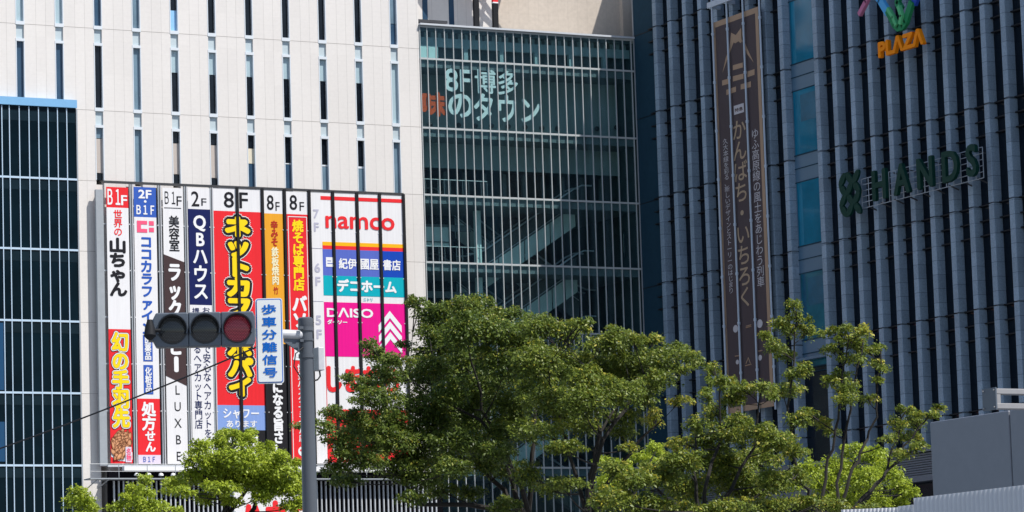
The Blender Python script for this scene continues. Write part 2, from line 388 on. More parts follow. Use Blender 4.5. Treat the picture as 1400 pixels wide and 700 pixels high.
# glazed bay at the left: dark glass, white mullions, light blue fascia
bx0, bx1, yb = 55.8, 63.0*.99824, YF-.30
bay = MB().box(bx0, bx1, yb+.06, YF-.004, 0, 32.75).build('glazed_bay', M['box_glass'], term)
m_ = [59.0-.522*i for i in range(1, 7)] + [59.0, 59.4, 59.93, 60.45, 60.965, 61.475, 61.985, 62.485]
for x in m_:
    x = x*.99824; MB().box(x-.022, x+.022, yb-.01, yb+.06, 0, 32.72).build('mullion', M['mullion'], bay)
for z in (29.05, 25.40, 21.74, 18.08, 14.41, 10.8, 7.2, 3.6):
    MB().box(bx0, bx1, yb+.0, yb+.058, z-.05, z+.05).build('transom', M['mullion'], bay)
MB().box(bx0, bx1+.02, yb-.10, YF-.004, 32.75, 33.16).build('fascia', M['sky_fascia'], bay)
for z in (29.05, 25.40, 21.74, 18.08, 14.41, 32.6):
    MB().box(bx0, bx1-.01, yb+.05, yb+.0585, z-.62, z-.06).build('spandrel_strip', M['box_strip'], bay)
for z0, z1 in ((18.2, 21.6), (14.6, 16.6)):
    MB().box(58.2*.99824, 59.0*.99824-.01, yb+.045, yb+.062, z0, z1).build('blue_panel', M['box_panel_blue'], bay)
MB().box(bx1, bx1+.07, yb+.0, YF-.004, 0, 32.72).build('corner_post', M['grey_metal'], bay)

# lower podium: vertical louvres under the walkway
lv = empty('louvre_screen', (72, 168.8, 6), 'tall grey vertical louvres in the dark below the banner walkway', 'louvre screen')
for i in range(72):
    x = 64.35+.255*i
    MB().box(x, x+.06, 169.05, 169.16, 2.5, 13.6).build('blade', M['light_metal'], lv)
MB().box(64.2, 83.0, 169.35, 169.6, 0, 14.12).build('shade_backing', M['shade_black'], lv)  # black sheet stands in for shade behind the blades and under the shelf

# ------------------------------------------------------------------ banner rig
YB = 169.45
K = YB/YF
def bx(x): return x*K
def bz(px, py): return at(px, py, Y=YB)[2]
rig = empty('banner_frame', (73*K, YB+.2, 14.4), 'dark steel post frame holding the row of hanging advert banners', 'banner frame')
gaps_thin = [65.92, 67.48, 68.93, 70.38]
gaps_dark = [71.83, 73.26, 74.53, 75.95, 77.32, 78.73, 80.06, 81.47]
posts = []
MB().box(bx(64.02), bx(64.42), YB+.05, YB+.25, 14.4, 28.55).build('end_panel', M['grey_metal'], rig)
for g_ in gaps_thin:
    for s_ in (-.045, .075): MB().box(bx(g_)+s_-.03, bx(g_)+s_+.03, YB-.02, YB+.12, 14.4, 28.95).build('post', M['arm_grey'] if s_ > 0 else M['grey_metal'], rig)
for g_ in gaps_dark: MB().box(bx(g_)-.07, bx(g_)+.07, YB-.09, YB+.12, 14.4, 28.95).build('post', M['black_metal'], rig)
MB().box(bx(64.42), bx(81.5), YB-.03, YB+.1, 28.9, 29.02).build('top_rail', M['dark_metal'], rig)
MB().box(bx(64.4), bx(81.5), YB-.06, YB+.1, 14.33, 14.43).build('bottom_rail', M['light_metal'], rig)
for z in (26.8, 24.4, 22.0, 19.6, 17.2):
    MB().box(bx(64.3), bx(81.5), YB+.13, YB+.2, z-.03, z+.03).build('cross_rail', M['light_metal'], rig)
    tk = MB()
    for g_ in gaps_thin+gaps_dark:
        for s_ in (-.11, .11): tk.box(bx(g_)+s_-.022, bx(g_)+s_+.022, YB-.03, YB+.02, z-.025, z+.025)
    tk.build('tie', M['white_print'], rig)
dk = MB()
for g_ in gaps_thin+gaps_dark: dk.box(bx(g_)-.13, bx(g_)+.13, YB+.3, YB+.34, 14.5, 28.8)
dk.build('gap_shade', M['dark_metal'], rig)  # dark strips stand in for the shaded wall seen between banners

EU, EV = (1, 0, 0), (0, 0, 1)
class Banner:
    """a hanging advert: one sheet per colour field, lettering as children. v coordinates are photograph rows turned to heights"""
    def __init__(s, x0, x1, label, top=28.72, bot=14.52, cat='banner', name='vertical_banner'):
        s.x0, s.x1 = bx(x0), bx(x1); s.pc = 0
        s.e = empty(name, ((s.x0+s.x1)/2, YB, bot), label, cat, 'advert banners hung on the terminal front' if name == 'vertical_banner' else None)
        s.px = None; s.n = 0
    def row(s, py):       # height of photograph row py at this banner
        return at(s.pxm, py, Y=YB)[2]
    def field(s, py0, py1, m, x0=0.0, x1=1.0, name='sheet', slant=(0, 0), lift=0.0):
        """colour field between two rows; slant lowers the (top, bottom) right corners by metres"""
        zt, zb = s.row(py0), s.row(py1); W = s.x1-s.x0; a, b = s.x0+W*x0, s.x0+W*x1
        s.n += 1
        N = 6; mb = MB(); ph = random.random()*6
        y = YB - lift
        mb.prism([(a, y, zb), (b, y, zb-slant[1]), (b, y, zt-slant[0]), (a, y, zt)], (0, .008, 0))
        return mb.build(name, M[m], s.e)
    def txt(s, body, py0, py1, m, x0=.15, x1=.85, bold=.0, outline=None, lift=.012, **kw):
        zt, zb = s.row(py0), s.row(py1); W = s.x1-s.x0
        box = (W*x0, W*x1, zb, zt); org = (s.x0, YB, 0)
        if outline:
            for i, (mm, ww) in enumerate(outline):
                text(body, box, org, EU, EV, M[mm], s.e, name='lettering_outline', bold=ww, lift=lift+.006*i, **kw)
            lift += .006*len(outline)
        return text(body, box, org, EU, EV, M[m], s.e, bold=bold, lift=lift, **kw)

# 1 red and white
b = Banner(64.57, 65.77, 'narrow white banner with red top and yellow characters on red, first from the left'); b.pxm = 162
b.field(256, 284, 'red_sheet'); b.field(284, 450, 'white_sheet'); b.field(450, 633.5, 'red_sheet')
b.txt('Ｂ１', 259, 280, 'white_print', .06, .62, .02); b.txt('F', 267, 280, 'white_print', .68, .93, .02)
b.txt(vert('世界の'), 287, 322, 'red_print', .32, .70, .02); b.txt(vert('山ちゃん'), 326, 404, 'black_print', .12, .85, .05)
b.txt(vert('幻の手羽先'), 455, 584, 'yellow_print', .14, .86, .04, outline=[('black_print', .13), ('white_print', .10), ('black_print', .055)])
rg = random.Random(3)
M['food_light'] = mat('golden_chicken_print', (.60, .30, .16), .6, noise=.3, nscale=8)
pq = MB(); W_ = b.x1-b.x0; pq.poly([(b.x0+W_*.02, YB-.011, b.row(618)), (b.x0+W_*.02, YB-.011, b.row(624)), (b.x0+W_*.35, YB-.011, b.row(630)), (b.x0+W_*.7, YB-.011, b.row(631)), (b.x0+W_*.98, YB-.011, b.row(628)), (b.x0+W_*.98, YB-.011, b.row(618))])
pq.build('plate_print', M['white_print'], b.e)
wings = []
for py in range(591, 627, 3):
    for _ in range(5):
        f = rg.uniform(.10, .90)
        if abs(f-.5) > .10+.08*(py-590): continue
        wings.append((b.x0+W_*f, b.row(py), rg.uniform(.4, 2.6), rg.uniform(.16, .24), rg.uniform(.07, .105)))
for n_, (cx, cz, a, ra, rb) in enumerate(wings):
    for k_, mm in ((1.2, 'food_dark'), (.98, 'food'), (.60, 'food_light')):
        q = MB(); oz = .02 if mm == 'food_light' else 0
        q.poly([(min(max(cx+k_*(ra*math.cos(t)*math.cos(a)-rb*math.sin(t)*math.sin(a)), b.x0+.02), b.x1-.02), YB-.012-.0008*n_-.00025*(('food_dark', 'food', 'food_light').index(mm)), cz+oz+k_*(ra*math.cos(t)*math.sin(a)+rb*math.sin(t)*math.cos(a))) for t in np.linspace(0, 6.28, 13)[:-1]])
        fo = q.build('food_print', M[mm], b.e)
b.field(611, 632, 'skin_print', .66, .93, name='tag_print', lift=.06); b.txt(vert('名物'), 613, 630, 'pink_print', .70, .90, .03, lift=.068)
# 2 blue top
b = Banner(66.07, 67.30, 'white banner with blue top, pink cross logo and blue characters, red foot'); b.pxm = 199
b.field(256, 297, 'blue_sheet'); b.field(297, 545, 'white_sheet'); b.field(545, 622, 'red_sheet'); b.field(622, 634, 'skin_print')
b.txt('2F', 260, 271, 'white_print', .22, .78, .03); b.txt('・', 274, 277, 'white_print', .46, .56, .02); b.txt('Ｂ１Ｆ', 281, 293, 'white_print', .12, .9, .03)
lg = MB()
W_ = b.x1-b.x0
def rc(u0, u1, p0, p1, mb, lift=.014): mb.quad((b.x0+W_*u0, YB-lift, b.row(p1)), (b.x0+W_*u1, YB-lift, b.row(p1)), (b.x0+W_*u1, YB-lift, b.row(p0)), (b.x0+W_*u0, YB-lift, b.row(p0)))
rc(.12, .58, 302, 307, lg); rc(.12, .30, 307, 313, lg, .0141); rc(.12, .58, 313, 318, lg, .0142); rc(.66, .88, 302, 308, lg); rc(.66, .88, 311, 317, lg)
lg.build('logo_print', M['pink_print'], b.e)
b.txt(vert('ココカラファイン'), 325, 456, 'blue_print', .28, .76, .04)
b.field(458, 494, 'blue_sheet', .30, .72, name='tag_print', lift=.012); b.txt(vert('医薬品'), 460, 492, 'white_print', .37, .65, .03, lift=.024)
b.field(499, 539, 'blue_sheet', .30, .72, name='tag_print', lift=.012); b.txt(vert('化粧品'), 502, 536, 'white_print', .37, .65, .03, lift=.024)
b.txt(vert('処方'), 550, 588, 'white_print', .20, .80, .04); b.txt(vert('せん'), 590, 617, 'white_print', .34, .76, .04); b.txt('Ｂ１Ｆ', 624.5, 631.5, 'blue_print', .22, .74, .01)
# 3 brown diagonal
b = Banner(67.67, 68.80, 'white banner with dark brown middle cut on the slant, thin Latin letters below'); b.pxm = 236
b.field(257, 634, 'white_sheet'); b.field(348, 514, 'brown_sheet', slant=(.38, .50), lift=.010)
b.txt('Ｂ１', 262, 279, 'black_print', .1, .62, .0); b.txt('F', 268, 281, 'black_print', .68, .93, .0); rcm = MB()
rc3 = b; W_ = b.x1-b.x0
rc(.06, .9, 284, 284.8, rcm); rcm.build('rule_print', M['black_print'], b.e)
b.txt(vert('美容室'), 295, 343, 'black_print', .28, .78, .02); b.txt(vert('ラックスビ'), 362, 484, 'white_print', .22, .80, .05, lift=.022); b.txt('｜', 489, 507, 'white_print', .46, .56, .05, lift=.022)
b.txt(vert('LUXBE'), 527, 630, 'black_print', .36, .72, -.012, spacing=1.25)
# 4 navy
b = Banner(69.07, 70.32, 'navy banner with white top and big white characters, two thin text columns below'); b.pxm = 272
b.field(257, 286, 'white_sheet'); b.field(286, 417, 'navy_sheet'); b.field(417, 634, 'white_sheet')
b.txt('2', 262, 282, 'black_print', .16, .50, .01); b.txt('F', 271, 281, 'black_print', .60, .83, .0)
b.txt(vert('QBハウス'), 295, 408, 'white_print', .20, .80, .03)
b.txt(vert('お'), 420, 428, 'navy_sheet', .56, .88, .01); b.txt(vert('提'), 421, 429, 'navy_sheet', .10, .42, .01)
b.txt(vert('で安心なヘアカットを'), 472, 598, 'navy_sheet', .54, .88, .008); b.txt(vert('るヘアカット専門店'), 472, 586, 'navy_sheet', .12, .46, .008)
# 5 two strips reading across
b = Banner(70.44, 73.18, 'wide red banner with large yellow characters, split by a dark post, blue foot'); b.pxm = 323
b.field(258, 289, 'white_sheet', 0, .489); b.field(258, 289, 'white_sheet', .53, 1); b.field(289, 554, 'red_sheet', 0, .489); b.field(289, 554, 'red_sheet', .53, 1)
b.field(554, 588, 'pale_blue_sheet', 0, .489); b.field(554, 588, 'pale_blue_sheet', .53, 1); b.field(588, 634, 'black_sheet', 0, .489); b.field(588, 634, 'black_sheet', .53, 1)
b.txt('8', 263, 284, 'black_print', .24, .44, .01); b.txt('F', 263, 284, 'black_print', .56, .73, .01)
OL = [('white_print', .21), ('black_print', .18)]
b.txt(vert('ネットカフェ'), 298, 458, 'yellow_print', .27, .74, .07, outline=OL, lift=.02); b.txt(vert('ポパイ'), 464, 540, 'yellow_print', .27, .74, .07, outline=OL, lift=.02)
b.txt('シャワー', 559, 572, 'white_print', .14, .86, .03); b.txt('あります', 575, 584, 'white_print', .20, .82, .02)
b.txt('24', 596, 625, 'white_print', .25, .85, .05)
# 6 amber and black
b = Banner(73.34, 74.43, 'amber banner with brown characters over a black foot, mostly behind the traffic plate'); b.pxm = 373
b.field(260, 292, 'white_sheet'); b.field(292, 470, 'amber_sheet'); b.field(470, 636, 'black_sheet')
b.txt('8', 267, 287, 'black_print', .18, .52, .01); b.txt('F', 276, 288, 'black_print', .62, .84, .0)
b.txt(vert('辛みそ'), 302, 336, 'brown_red_print', .36, .70, .05); b.txt(vert('鉄板焼肉'), 338, 389, 'cream_print', .36, .72, .03); b.txt(vert('竹'), 392, 402, 'brown_red_print', .42, .66, .03)
b.txt(vert('になる旨さ！'), 522, 622, 'white_print', .28, .76, .05)
# 7 red with border
b = Banner(74.64, 75.86, 'red banner with thin white border and yellow characters, beside the grey pole'); b.pxm = 406
b.field(262, 293, 'white_sheet'); b.field(293, 635, 'red_sheet')
b.txt('8', 267, 287, 'black_print', .16, .50, .01); b.txt('F', 276, 288, 'black_print', .62, .84, .0)
W_ = b.x1-b.x0; br = MB()
rc(.05, .08, 296, 632, br); rc(.92, .95, 296, 632, br); rc(.08, .92, 296, 297, br); rc(.08, .92, 631, 632, br); br.build('border_print', M['white_print'], b.e)
b.txt(vert('焼そば専門店'), 301, 397, 'yellow_print', .26, .76, .04); b.txt(vert('バソキ屋'), 405, 492, 'white_print', .18, .84, .05)
b.txt(vert('博多バスターミナル店'), 498, 604, 'white_print', .34, .62, .02)
ci = MB(); ci.poly([((b.x0+b.x1)/2+.26*math.cos(t), YB-.014, b.row(617)+.26*math.sin(t)) for t in np.linspace(0, 6.28, 20)[:-1]]); ci.build('emblem_print', M['white_print'], b.e)
ci = MB()
for dx, dz in ((-.09, .05), (.10, .05), (0, -.09)): ci.poly([((b.x0+b.x1)/2+dx+.075*math.cos(t), YB-.02, b.row(617)+dz+.06*math.sin(t)) for t in np.linspace(0, 6.28, 12)[:-1]])
ci.build('emblem_print', M['red_print'], b.e)
# 8 tenant board of four strips
b = Banner(76.03, 81.43, 'wide white tenant board listing floors 7F to 5F with red, blue, teal and magenta fields', cat='sign board', name='tenant_board'); b.pxm = 489
W_ = b.x1-b.x0
SP = [(0, .222), (.258, .482), (.518, .732), (.762, 1)]
def strip(p0, p1, m, lo=0.0, last=None):
    for i, (a, c) in enumerate(SP):
        if c > lo: b.field(p0, p1, (last if last and i == 3 else m), max(a, lo), c, lift=(0 if lo == 0 else .010))
strip(265, 634, 'white_sheet')
for i, (a, c) in enumerate(SP): b.field(270, 275, 'red_print', max(a, .11), c, name='stripe_print', lift=.012)
L0 = .118
strip(332, 337, 'yellow_stripe', L0); strip(337, 342, 'red_print', L0); strip(342, 378, 'soft_blue_sheet', L0, 'royal_sheet'); strip(378, 405, 'teal_sheet', L0)
strip(414, 488, 'magenta_sheet', L0); strip(560, 632, 'red_sheet', L0)
b.field(488, 634, 'red_print', .122, .128, name='stripe_print', lift=.012)
for body, p0, p1 in (('7\nF', 289, 318), ('6\nF', 362, 392), ('5\nF', 433, 464)): b.txt(body, p0, p1, 'lilac_print', .03, .085, .03, spacing=1.1)
for p in (341, 413): b.field(p, p+.6, 'lilac_print', 0, .115, name='rule_print', lift=.012)
b.txt('namco', 297, 313, 'red_print', .16, .90, .018, lift=.024)
W_ = b.x1-b.x0; q = MB(); rc(.15, .25, 353, 366, q, .024); q.build('logo_print', M['white_print'], b.e)
q = MB(); rc(.165, .205, 357.5, 358.5, q, .03); rc(.165, .235, 361, 362, q, .03); q.build('logo_print', M['soft_blue_sheet'], b.e)
b.txt('紀伊', 354, 368, 'white_print', .29, .475, .03, lift=.024); b.txt('國屋', 354, 368, 'white_print', .525, .715, .03, lift=.024); b.txt('書店', 354, 368, 'white_print', .77, .955, .03, lift=.024)
b.txt('デコホーム', 383, 399, 'white_print', .27, .90, .05, lift=.024); b.txt('ニトリ', 407, 411.5, 'teal_sheet', .545, .64, .02, lift=.024)
b.txt('DΛISO', 422, 434, 'white_print', .15, .64, .03, lift=.024); b.txt('ダイソー', 438, 444, 'white_print', .15, .36, .04, lift=.024)
q = MB()
for i in range(4):
    z = b.row(424+i*14.5); xa, xm, xb = b.x0+W_*.70, b.x0+W_*.825, b.x0+W_*.95; h, d_ = .78, .38
    q.poly([(xa, YB-.026, z-h-d_), (xm, YB-.026, z-d_), (xb, YB-.026, z-h-d_), (xb, YB-.026, z-h), (xm, YB-.026, z), (xa, YB-.026, z-h)]) if i < 3 else None
q.build('arrow_print', M['white_print'], b.e)
b.txt('しまむら', 502, 535, 'red_print', .14, .90, .05, lift=.024); b.txt('レ', 604, 622, 'white_print', .19, .29, .06, lift=.024)

# maintenance walkway under the banners
wk = empty('maintenance_walkway', (73, 168.9, 13.0), 'narrow steel walkway with thin railing running along the foot of the banners', 'walkway')
MB().box(62.9, 81.3, 168.5, 169.44, 13.64, 13.70).build('deck', M['grey_metal'], wk)
MB().box(64.9, 81.3, 168.95, 169.25, 14.11, 14.33).build('light_shelf', M['white_print'], wk)
rl = MB().tube([(62.9, 168.5, 14.40), (81.3, 168.5, 14.40)], .020, 6).tube([(62.9, 168.5, 14.03), (81.3, 168.5, 14.03)], .014, 6)
for i in range(13): rl.tube([(62.9+i*1.53, 168.5, 13.70), (62.9+i*1.53, 168.5, 14.41)], .018, 6)
rl.build('railing', M['grey_metal'], wk)
bk = MB()
for x in (63.3, 63.9): bk.tube([(x, 168.6, 13.62), (x, 169.99, 13.3)], .03, 6)
bk.build('bracket', M['grey_metal'], wk)
for i in range(6):
    x = 65.5+.66*i
    lamp = empty('spotlight', (x, 168.8, 13.70), 'small round white floodlight in the row along the banner walkway', 'spotlight', 'floodlights under the banners')
    q = MB()
    rings = [(math.sin(a)*.13, math.cos(a)*.13) for a in np.linspace(.15, 1.75, 6)]
    q.tube([(x, 168.8, 13.86+h) for r_, h in rings], [max(r_, .02) for r_, h in rings], 12); q.build('dome', M['white_print'], lamp, smooth=True)
    MB().tube([(x, 168.8, 13.70), (x, 168.8, 13.84)], .05, 8).build('foot', M['dark_metal'], lamp)
# ground floor shop sign seen through the tree
sg = empty('shop_sign', (74.2, 168.2, 9.0), 'white shopfront sign with bold red strokes, half hidden behind the bright round tree', 'sign')
MB().box(70.6, 75.15, 168.3, 168.5, 10.0, 13.0).build('panel', M['white_sheet'], sg)
text('ハカタ', (0, 3.8, 0, 1.5), (71.0, 168.3, 11.0), EU, EV, M['red_print'], sg, bold=.06)

# ------------------------------------------------------------------ glass atrium between the two buildings
XA0, XA1 = 82.69, 96.0
FL = [38.28, 36.52, 32.73, 29.08, 25.42, 21.75, 18.1, 14.4, 10.0, 5.0]
atr = empty('glass_atrium', ((XA0+XA1)/2, YF, 0), 'tall glass stair hall with fine white mullions and escalators showing inside', 'building')
MB().box(XA0, XA1, YF+.02, YF+.03, 0, FL[0]).build('glass', M['atrium_glass'], atr)
nm = 26
for i in range(nm):
    x = 83.15-.526+.5262*i
    if i == 0: x = XA0+.03
    MB().box(x-.021, x+.021, YF-.05, YF+.015, 0, FL[0]).build('mullion', M['atrium_mullion'], atr)
for z in FL: MB().box(XA0, XA1, YF-.04, YF+.012, z-.05, z+.05).build('transom', M['atrium_mullion'], atr)
MB().box(XA0, XA1, YF-.20, YF+1.6, FL[0]+.06, FL[0]+.16).build('roof_edge', M['light_metal'], atr)
MB().box(XA0, XA1, YF+.3, 181, FL[0]-.15, FL[0]+.05).build('roof', M['slab'], atr)
# inside: back wall, side walls, slabs
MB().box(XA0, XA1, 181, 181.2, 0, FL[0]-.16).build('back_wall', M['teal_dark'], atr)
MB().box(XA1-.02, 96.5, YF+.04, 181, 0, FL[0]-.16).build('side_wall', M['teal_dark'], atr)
jo = MB()
for i in range(32): jo.box(82.9+.41*i, 83.1+.41*i, YF+.6, YF+6, FL[0]-.45, FL[0]-.16)
jo.build('roof_joist', M['teal_wall'], atr)
MB().box(XA0, XA1, YF+.55, YF+.75, FL[0]-.95, FL[0]-.46).build('roof_beam', M['teal_beam'], atr)
cl = MB()
for x in (85.75, 87.95, 90.1, 92.25, 94.4): cl.box(x-.12, x+.12, YF+.5, YF+.74, FL[1], FL[0]-.96)
cl.build('column', M['teal_beam'], atr)
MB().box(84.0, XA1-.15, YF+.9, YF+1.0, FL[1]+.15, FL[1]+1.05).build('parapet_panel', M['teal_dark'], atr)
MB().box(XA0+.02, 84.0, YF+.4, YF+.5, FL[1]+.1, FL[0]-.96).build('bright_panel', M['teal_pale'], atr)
for i, z in enumerate(FL[1:8]):
    d1 = 172.2 if i in (0, 1) else 171.6
    sl = MB().box(XA0, XA1-.13, YF+.08, 180.9 if i < 2 else 174.0, z-.45, z-.02)
    if i >= 2: sl.box(XA0, 86.5, 174, 180.9, z-.45, z-.02); sl.box(92.8, XA1-.13, 174, 180.9, z-.45, z-.02)
    sl.build('floor_slab', M['slab'], atr)
# eighth floor: wall carrying the white letters
W8 = 172.0
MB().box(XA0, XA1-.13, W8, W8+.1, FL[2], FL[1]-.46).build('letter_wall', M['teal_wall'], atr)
V8 = YF+.06
def q8(px, py): p = at(px, py, Y=V8); return p[0], p[2]
def t8(body, px0, px1, py0, py1, m, bold):
    a = q8(px0, py1); c = q8(px1, py0); text(body, (a[0], c[0], a[1], c[1]), (0, V8, 0), EU, EV, m, atr, bold=bold, name='glass_lettering')
M['vinyl_white'] = mat('white_wall_letter', (.66, .68, .67), .6)  # vinyl letter colours for the inner face of the glass
M['vinyl_red'] = mat('red_wall_letter', (.55, .07, .012), .6)
t8('8F', 609, 643, 96, 124, M['vinyl_white'], .018); t8('博多', 650, 707, 98, 127, M['vinyl_white'], .016)
t8('の', 614, 645, 130, 159, M['vinyl_white'], .028); t8('タウン', 649, 737, 133, 164, M['vinyl_white'], .028); t8('味', 579, 609, 128, 157, M['vinyl_red'], .05)
lp = MB()
for px, py in ((588, 170), (627, 171), (650, 172), (672, 172), (695, 173), (718, 174), (741, 175), (762, 176), (816, 176), (843, 174), (872, 176)):
    c = at(px, py, Y=W8-.25); lp.tube([(c[0], W8-.25, c[2]-.14+.028*j) for j in range(11)], [.14*math.sqrt(max(.02, 1-((j-5)/5)**2)) for j in range(11)], 12)
lp.build('globe_lamp', M['dark_metal'], atr, smooth=True)
# seventh floor: pale band and dark recess with thin columns
MB().box(XA0, XA1-.13, 171.9, 172.0, 30.9, FL[2]-.46).build('pale_band', M['teal_wall'], atr)
cl = MB()
for i in range(9): cl.box(85.4+1.22*i, 85.6+1.22*i, 173.0, 173.2, FL[3], 30.9)
cl.build('column', M['slab'], atr)
MB().box(XA0, 87.2, 173.5, 173.6, FL[3], FL[3]+.02).box(XA0, XA1-.13, 176, 176.1, FL[3], 30.9).build('recess_wall', M['teal_dark'], atr)
def railing(x0, x1, y, z, name='balustrade'):
    q = MB().tube([(x0, y, z+1.0), (x1, y, z+1.0)], .025, 6)
    n = int((x1-x0)/.35)
    for i in range(n+1): x = x0+(x1-x0)*i/n; q.tube([(x, y, z), (x, y, z+1.0)], .012, 4)
    q.build(name, M['grey_metal'], atr)
railing(82.9, 87.0, 170.9, FL[3]); railing(82.9, 86.8, 170.9, FL[4]); railing(82.9, 86.8, 170.9, FL[5])
for z in (FL[4], FL[5]):
    MB().box(86.4, 86.7, 171.2, 171.5, z, z+3.1).build('column', M['teal_pale'], atr)
    MB().box(XA0, 86.6, 174.2, 174.3, z+1.1, z+3.2).build('recess_wall', M['black_metal'], atr)
    MB().box(XA0, 86.4, 171.8, 171.9, z+2.0, z+2.35).build('ceiling_fascia', M['slab'], atr)
for pa_, pb_ in ((581, 614), (854, 884)):       # bright windows at the far side
    x0, x1 = at(pa_, 335, Y=171.7)[0], min(at(pb_, 335, Y=171.7)[0], XA1-.14)
    q = MB().box(x0, x1, 171.7, 171.75, 26.55, 27.6); q.build('inner_window', M['teal_pale'], atr)
    q = MB()
    for j in range(4): xx = x0+(x1-x0)*j/3; q.box(xx-.02, xx+.02, 171.62, 171.68, 26.3, 27.75)
    q.box(x0, x1, 171.62, 171.69, 26.75, 26.81); q.build('inner_window_bar', M['slab'], atr)
def escalator(x0, z0, x1, z1, y, pale=True):
    """truss box with pale cladding panels, dark balustrades, handrails with flat ends"""
    d = 1 if x1 > x0 else -1
    e = MB().prism([(x0, y, z0-.75), (x1, y, z1-.75), (x1, y, z1+.05), (x0, y, z0+.05)], (0, 1.3, 0)).build('escalator', M['slab'], atr)
    q = MB(); n = 7
    for i in range(n):
        a, c = (i+.04)/n, (i+.96)/n
        p = lambda t, dz: (x0+(x1-x0)*t, y-.03, z0+(z1-z0)*t+dz)
        q.quad(p(a, -1.15), p(c, -1.15), p(c, .0), p(a, .0))
    q.build('cladding', M['teal_pale'] if pale else M['slab'], e)
    for yy in (y+.03, y+1.25):
        MB().prism([(x0, yy, z0+.06), (x1, yy, z1+.06), (x1, yy, z1+.80), (x0, yy, z0+.80)], (0, .03, 0)).build('balustrade', M['teal_dark'], e)
        MB().tube([(x0-d*1.1, yy, z0+.72), (x0-d*.5, yy, z0+.76), (x0, yy, z0+.95), (x1, yy, z1+.95), (x1+d*.5, yy, z1+1.16), (x1+d*1.1, yy, z1+1.16)], .05, 6).build('handrail', M['chrome'], e)
        MB().tube([(x0, yy-.04, z0+.12), (x1, yy-.04, z1+.12)], .03, 6).build('skirt_rail', M['chrome'], e)
for zf in (FL[4], FL[5], FL[6], FL[7]):
    escalator(87.3, zf+.1, 93.0, zf+3.72, 172.0)
    escalator(91.9, zf+.1, 86.4, zf+3.72, 175.2)
    escalator(93.9, zf-1.5, 91.4, zf+.15, 173.6, False)
# roof set-back walls above the atrium
up = empty('upper_store_wall', (90, 176, 38.3), 'beige stone upper wall rising behind the glass hall roof', 'building')
YU = 172.4
MB().box(82.69, 88.5, YU, YU+6, 38.45, 50).build('wall', M['white_stone'], up)
MB().box(88.5, 97.45, YU+.06, YU+6, 38.45, 50).build('wall', M['beige_stone'], up)
MB().box(88.46, 88.53, YU-.01, YU+.06, 38.45, 50).build('wall_joint', M['groove'], up)
MB().box(82.69, 84.6, YF+.35, YU-.01, 38.6, 38.75).build('canopy', M['dark_metal'], up)
for px in (581, 617):
    x = at(px, 15, Y=YU)[0]; MB().box(x-.16, x+.16, YU-.012, YU-.004, 38.8 if px > 600 else 39.1, 50).build('window', M['blue_glass'], up)
MB().box(96.5, 97.45, YU-.35, YU+.05, 38.5, 50).build('pier', M['beige_stone'], up)
# black roof posts; unseen panel and braces overhead added to shade the wall
rb = empty('roof_masts', (88.5, 170.9, 38.4), 'black roof posts with a red collar standing in front of the beige upper wall', 'mast')
xs = [at(651, 20, Y=171.0)[0], at(677, 20, Y=171.0)[0]]
for i, x in enumerate(xs):
    MB().box(x-.15, x+.15, 170.9, 171.1, 38.44, 40.05 if i else 40.3).build('post', M['black_metal'], rb)
    MB().box(x-.16, x+.16, 170.89, 171.11, 40.05 if i else 40.3, 40.12 if i else 40.36).build('collar', M['white_print'], rb)
    MB().box(x-.15, x+.15, 170.9, 171.1, 40.12 if i else 40.36, 43.0).build('post', M['red_print'] if i else M['grey_metal'], rb)
MB().prism([(84.3, 170.7, 44.0), (86.3, 170.7, 41.25), (88.5, 170.7, 41.25), (86.9, 170.7, 44.0)], (0, .3, 0)).build('panel', M['white_sheet'], rb)  # unseen panel shaped to cast the slanted shadow on the wall
q = MB()
for a, c in (((88.5, 40.9), (86.9, 43.6)), ((90.1, 40.9), (88.3, 43.6)), ((88.6, 41.0), (89.0, 43.6)), ((89.7, 41.0), (87.6, 43.2)), ((89.3, 40.9), (90.0, 43.6)), ((87.8, 40.9), (90.3, 40.9))): q.tube([(a[0], 170.95, a[1]+.4), (c[0], 170.95, c[1])], .11, 6)
q.build('shade_brace', M['grey_metal'], rb)

# ------------------------------------------------------------------ granite tower (fin fronts at X=95.6)
XT, XWALL, ZT = 95.6, 96.06, 41.3
tw = empty('station_tower', (100, 150, 0), 'dark grey granite station tower striped by vertical stone fins', 'building')
FB = 13.4
MB().box(XWALL+.02, 125, 112, 169.98, 0, ZT-.2).build('wall', M['recess_glass'], tw)
MB().box(XT+.1, 125.2, 111.8, 170.0, ZT-.2, ZT).build('roof', M['grey_metal'], tw)
TJ = [38.48, 33.77, 29.02, 24.31, 19.48, 14.75, FB]
fy = [166.75-1.634*k for k in range(33)]
bay_k = 9                                            # one fin left out for the glazed bay
for k, y in enumerate(fy):
    if k == bay_k: continue
    q = MB(); zs = [ZT-.2]+TJ[0:]
    for a, c in zip(zs[:-1], zs[1:]):
        z1, z0 = a-.035, c+.035
        if z1-z0 < .1: continue
        ch = .05
        q.prism([(XT, y+ch*.4, z0), (XT, y+.435-ch, z0), (XT+ch, y+.435, z0), (XWALL+.01, y+.435, z0), (XWALL+.01, y, z0), (XT+ch*.4, y, z0)], (0, 0, z1-z0))
    q.box(XT+.16, XWALL+.005, y+.12, y+.33, FB, ZT-.2)
    q.build('stone_fin', M['granite'], tw)
    y2 = y-1.634+.44
    if k+1 == bay_k or k == len(fy)-1: continue
    q = MB()
    for T in TJ[:-1]:
        for dz in (0.03, -.69, -1.38): q.box(XT+.30, XWALL+.02, y2-.002, y-.002, T+dz-.035, T+dz+.02)
    q.build('window_louvre', M['ledge_metal'], tw)
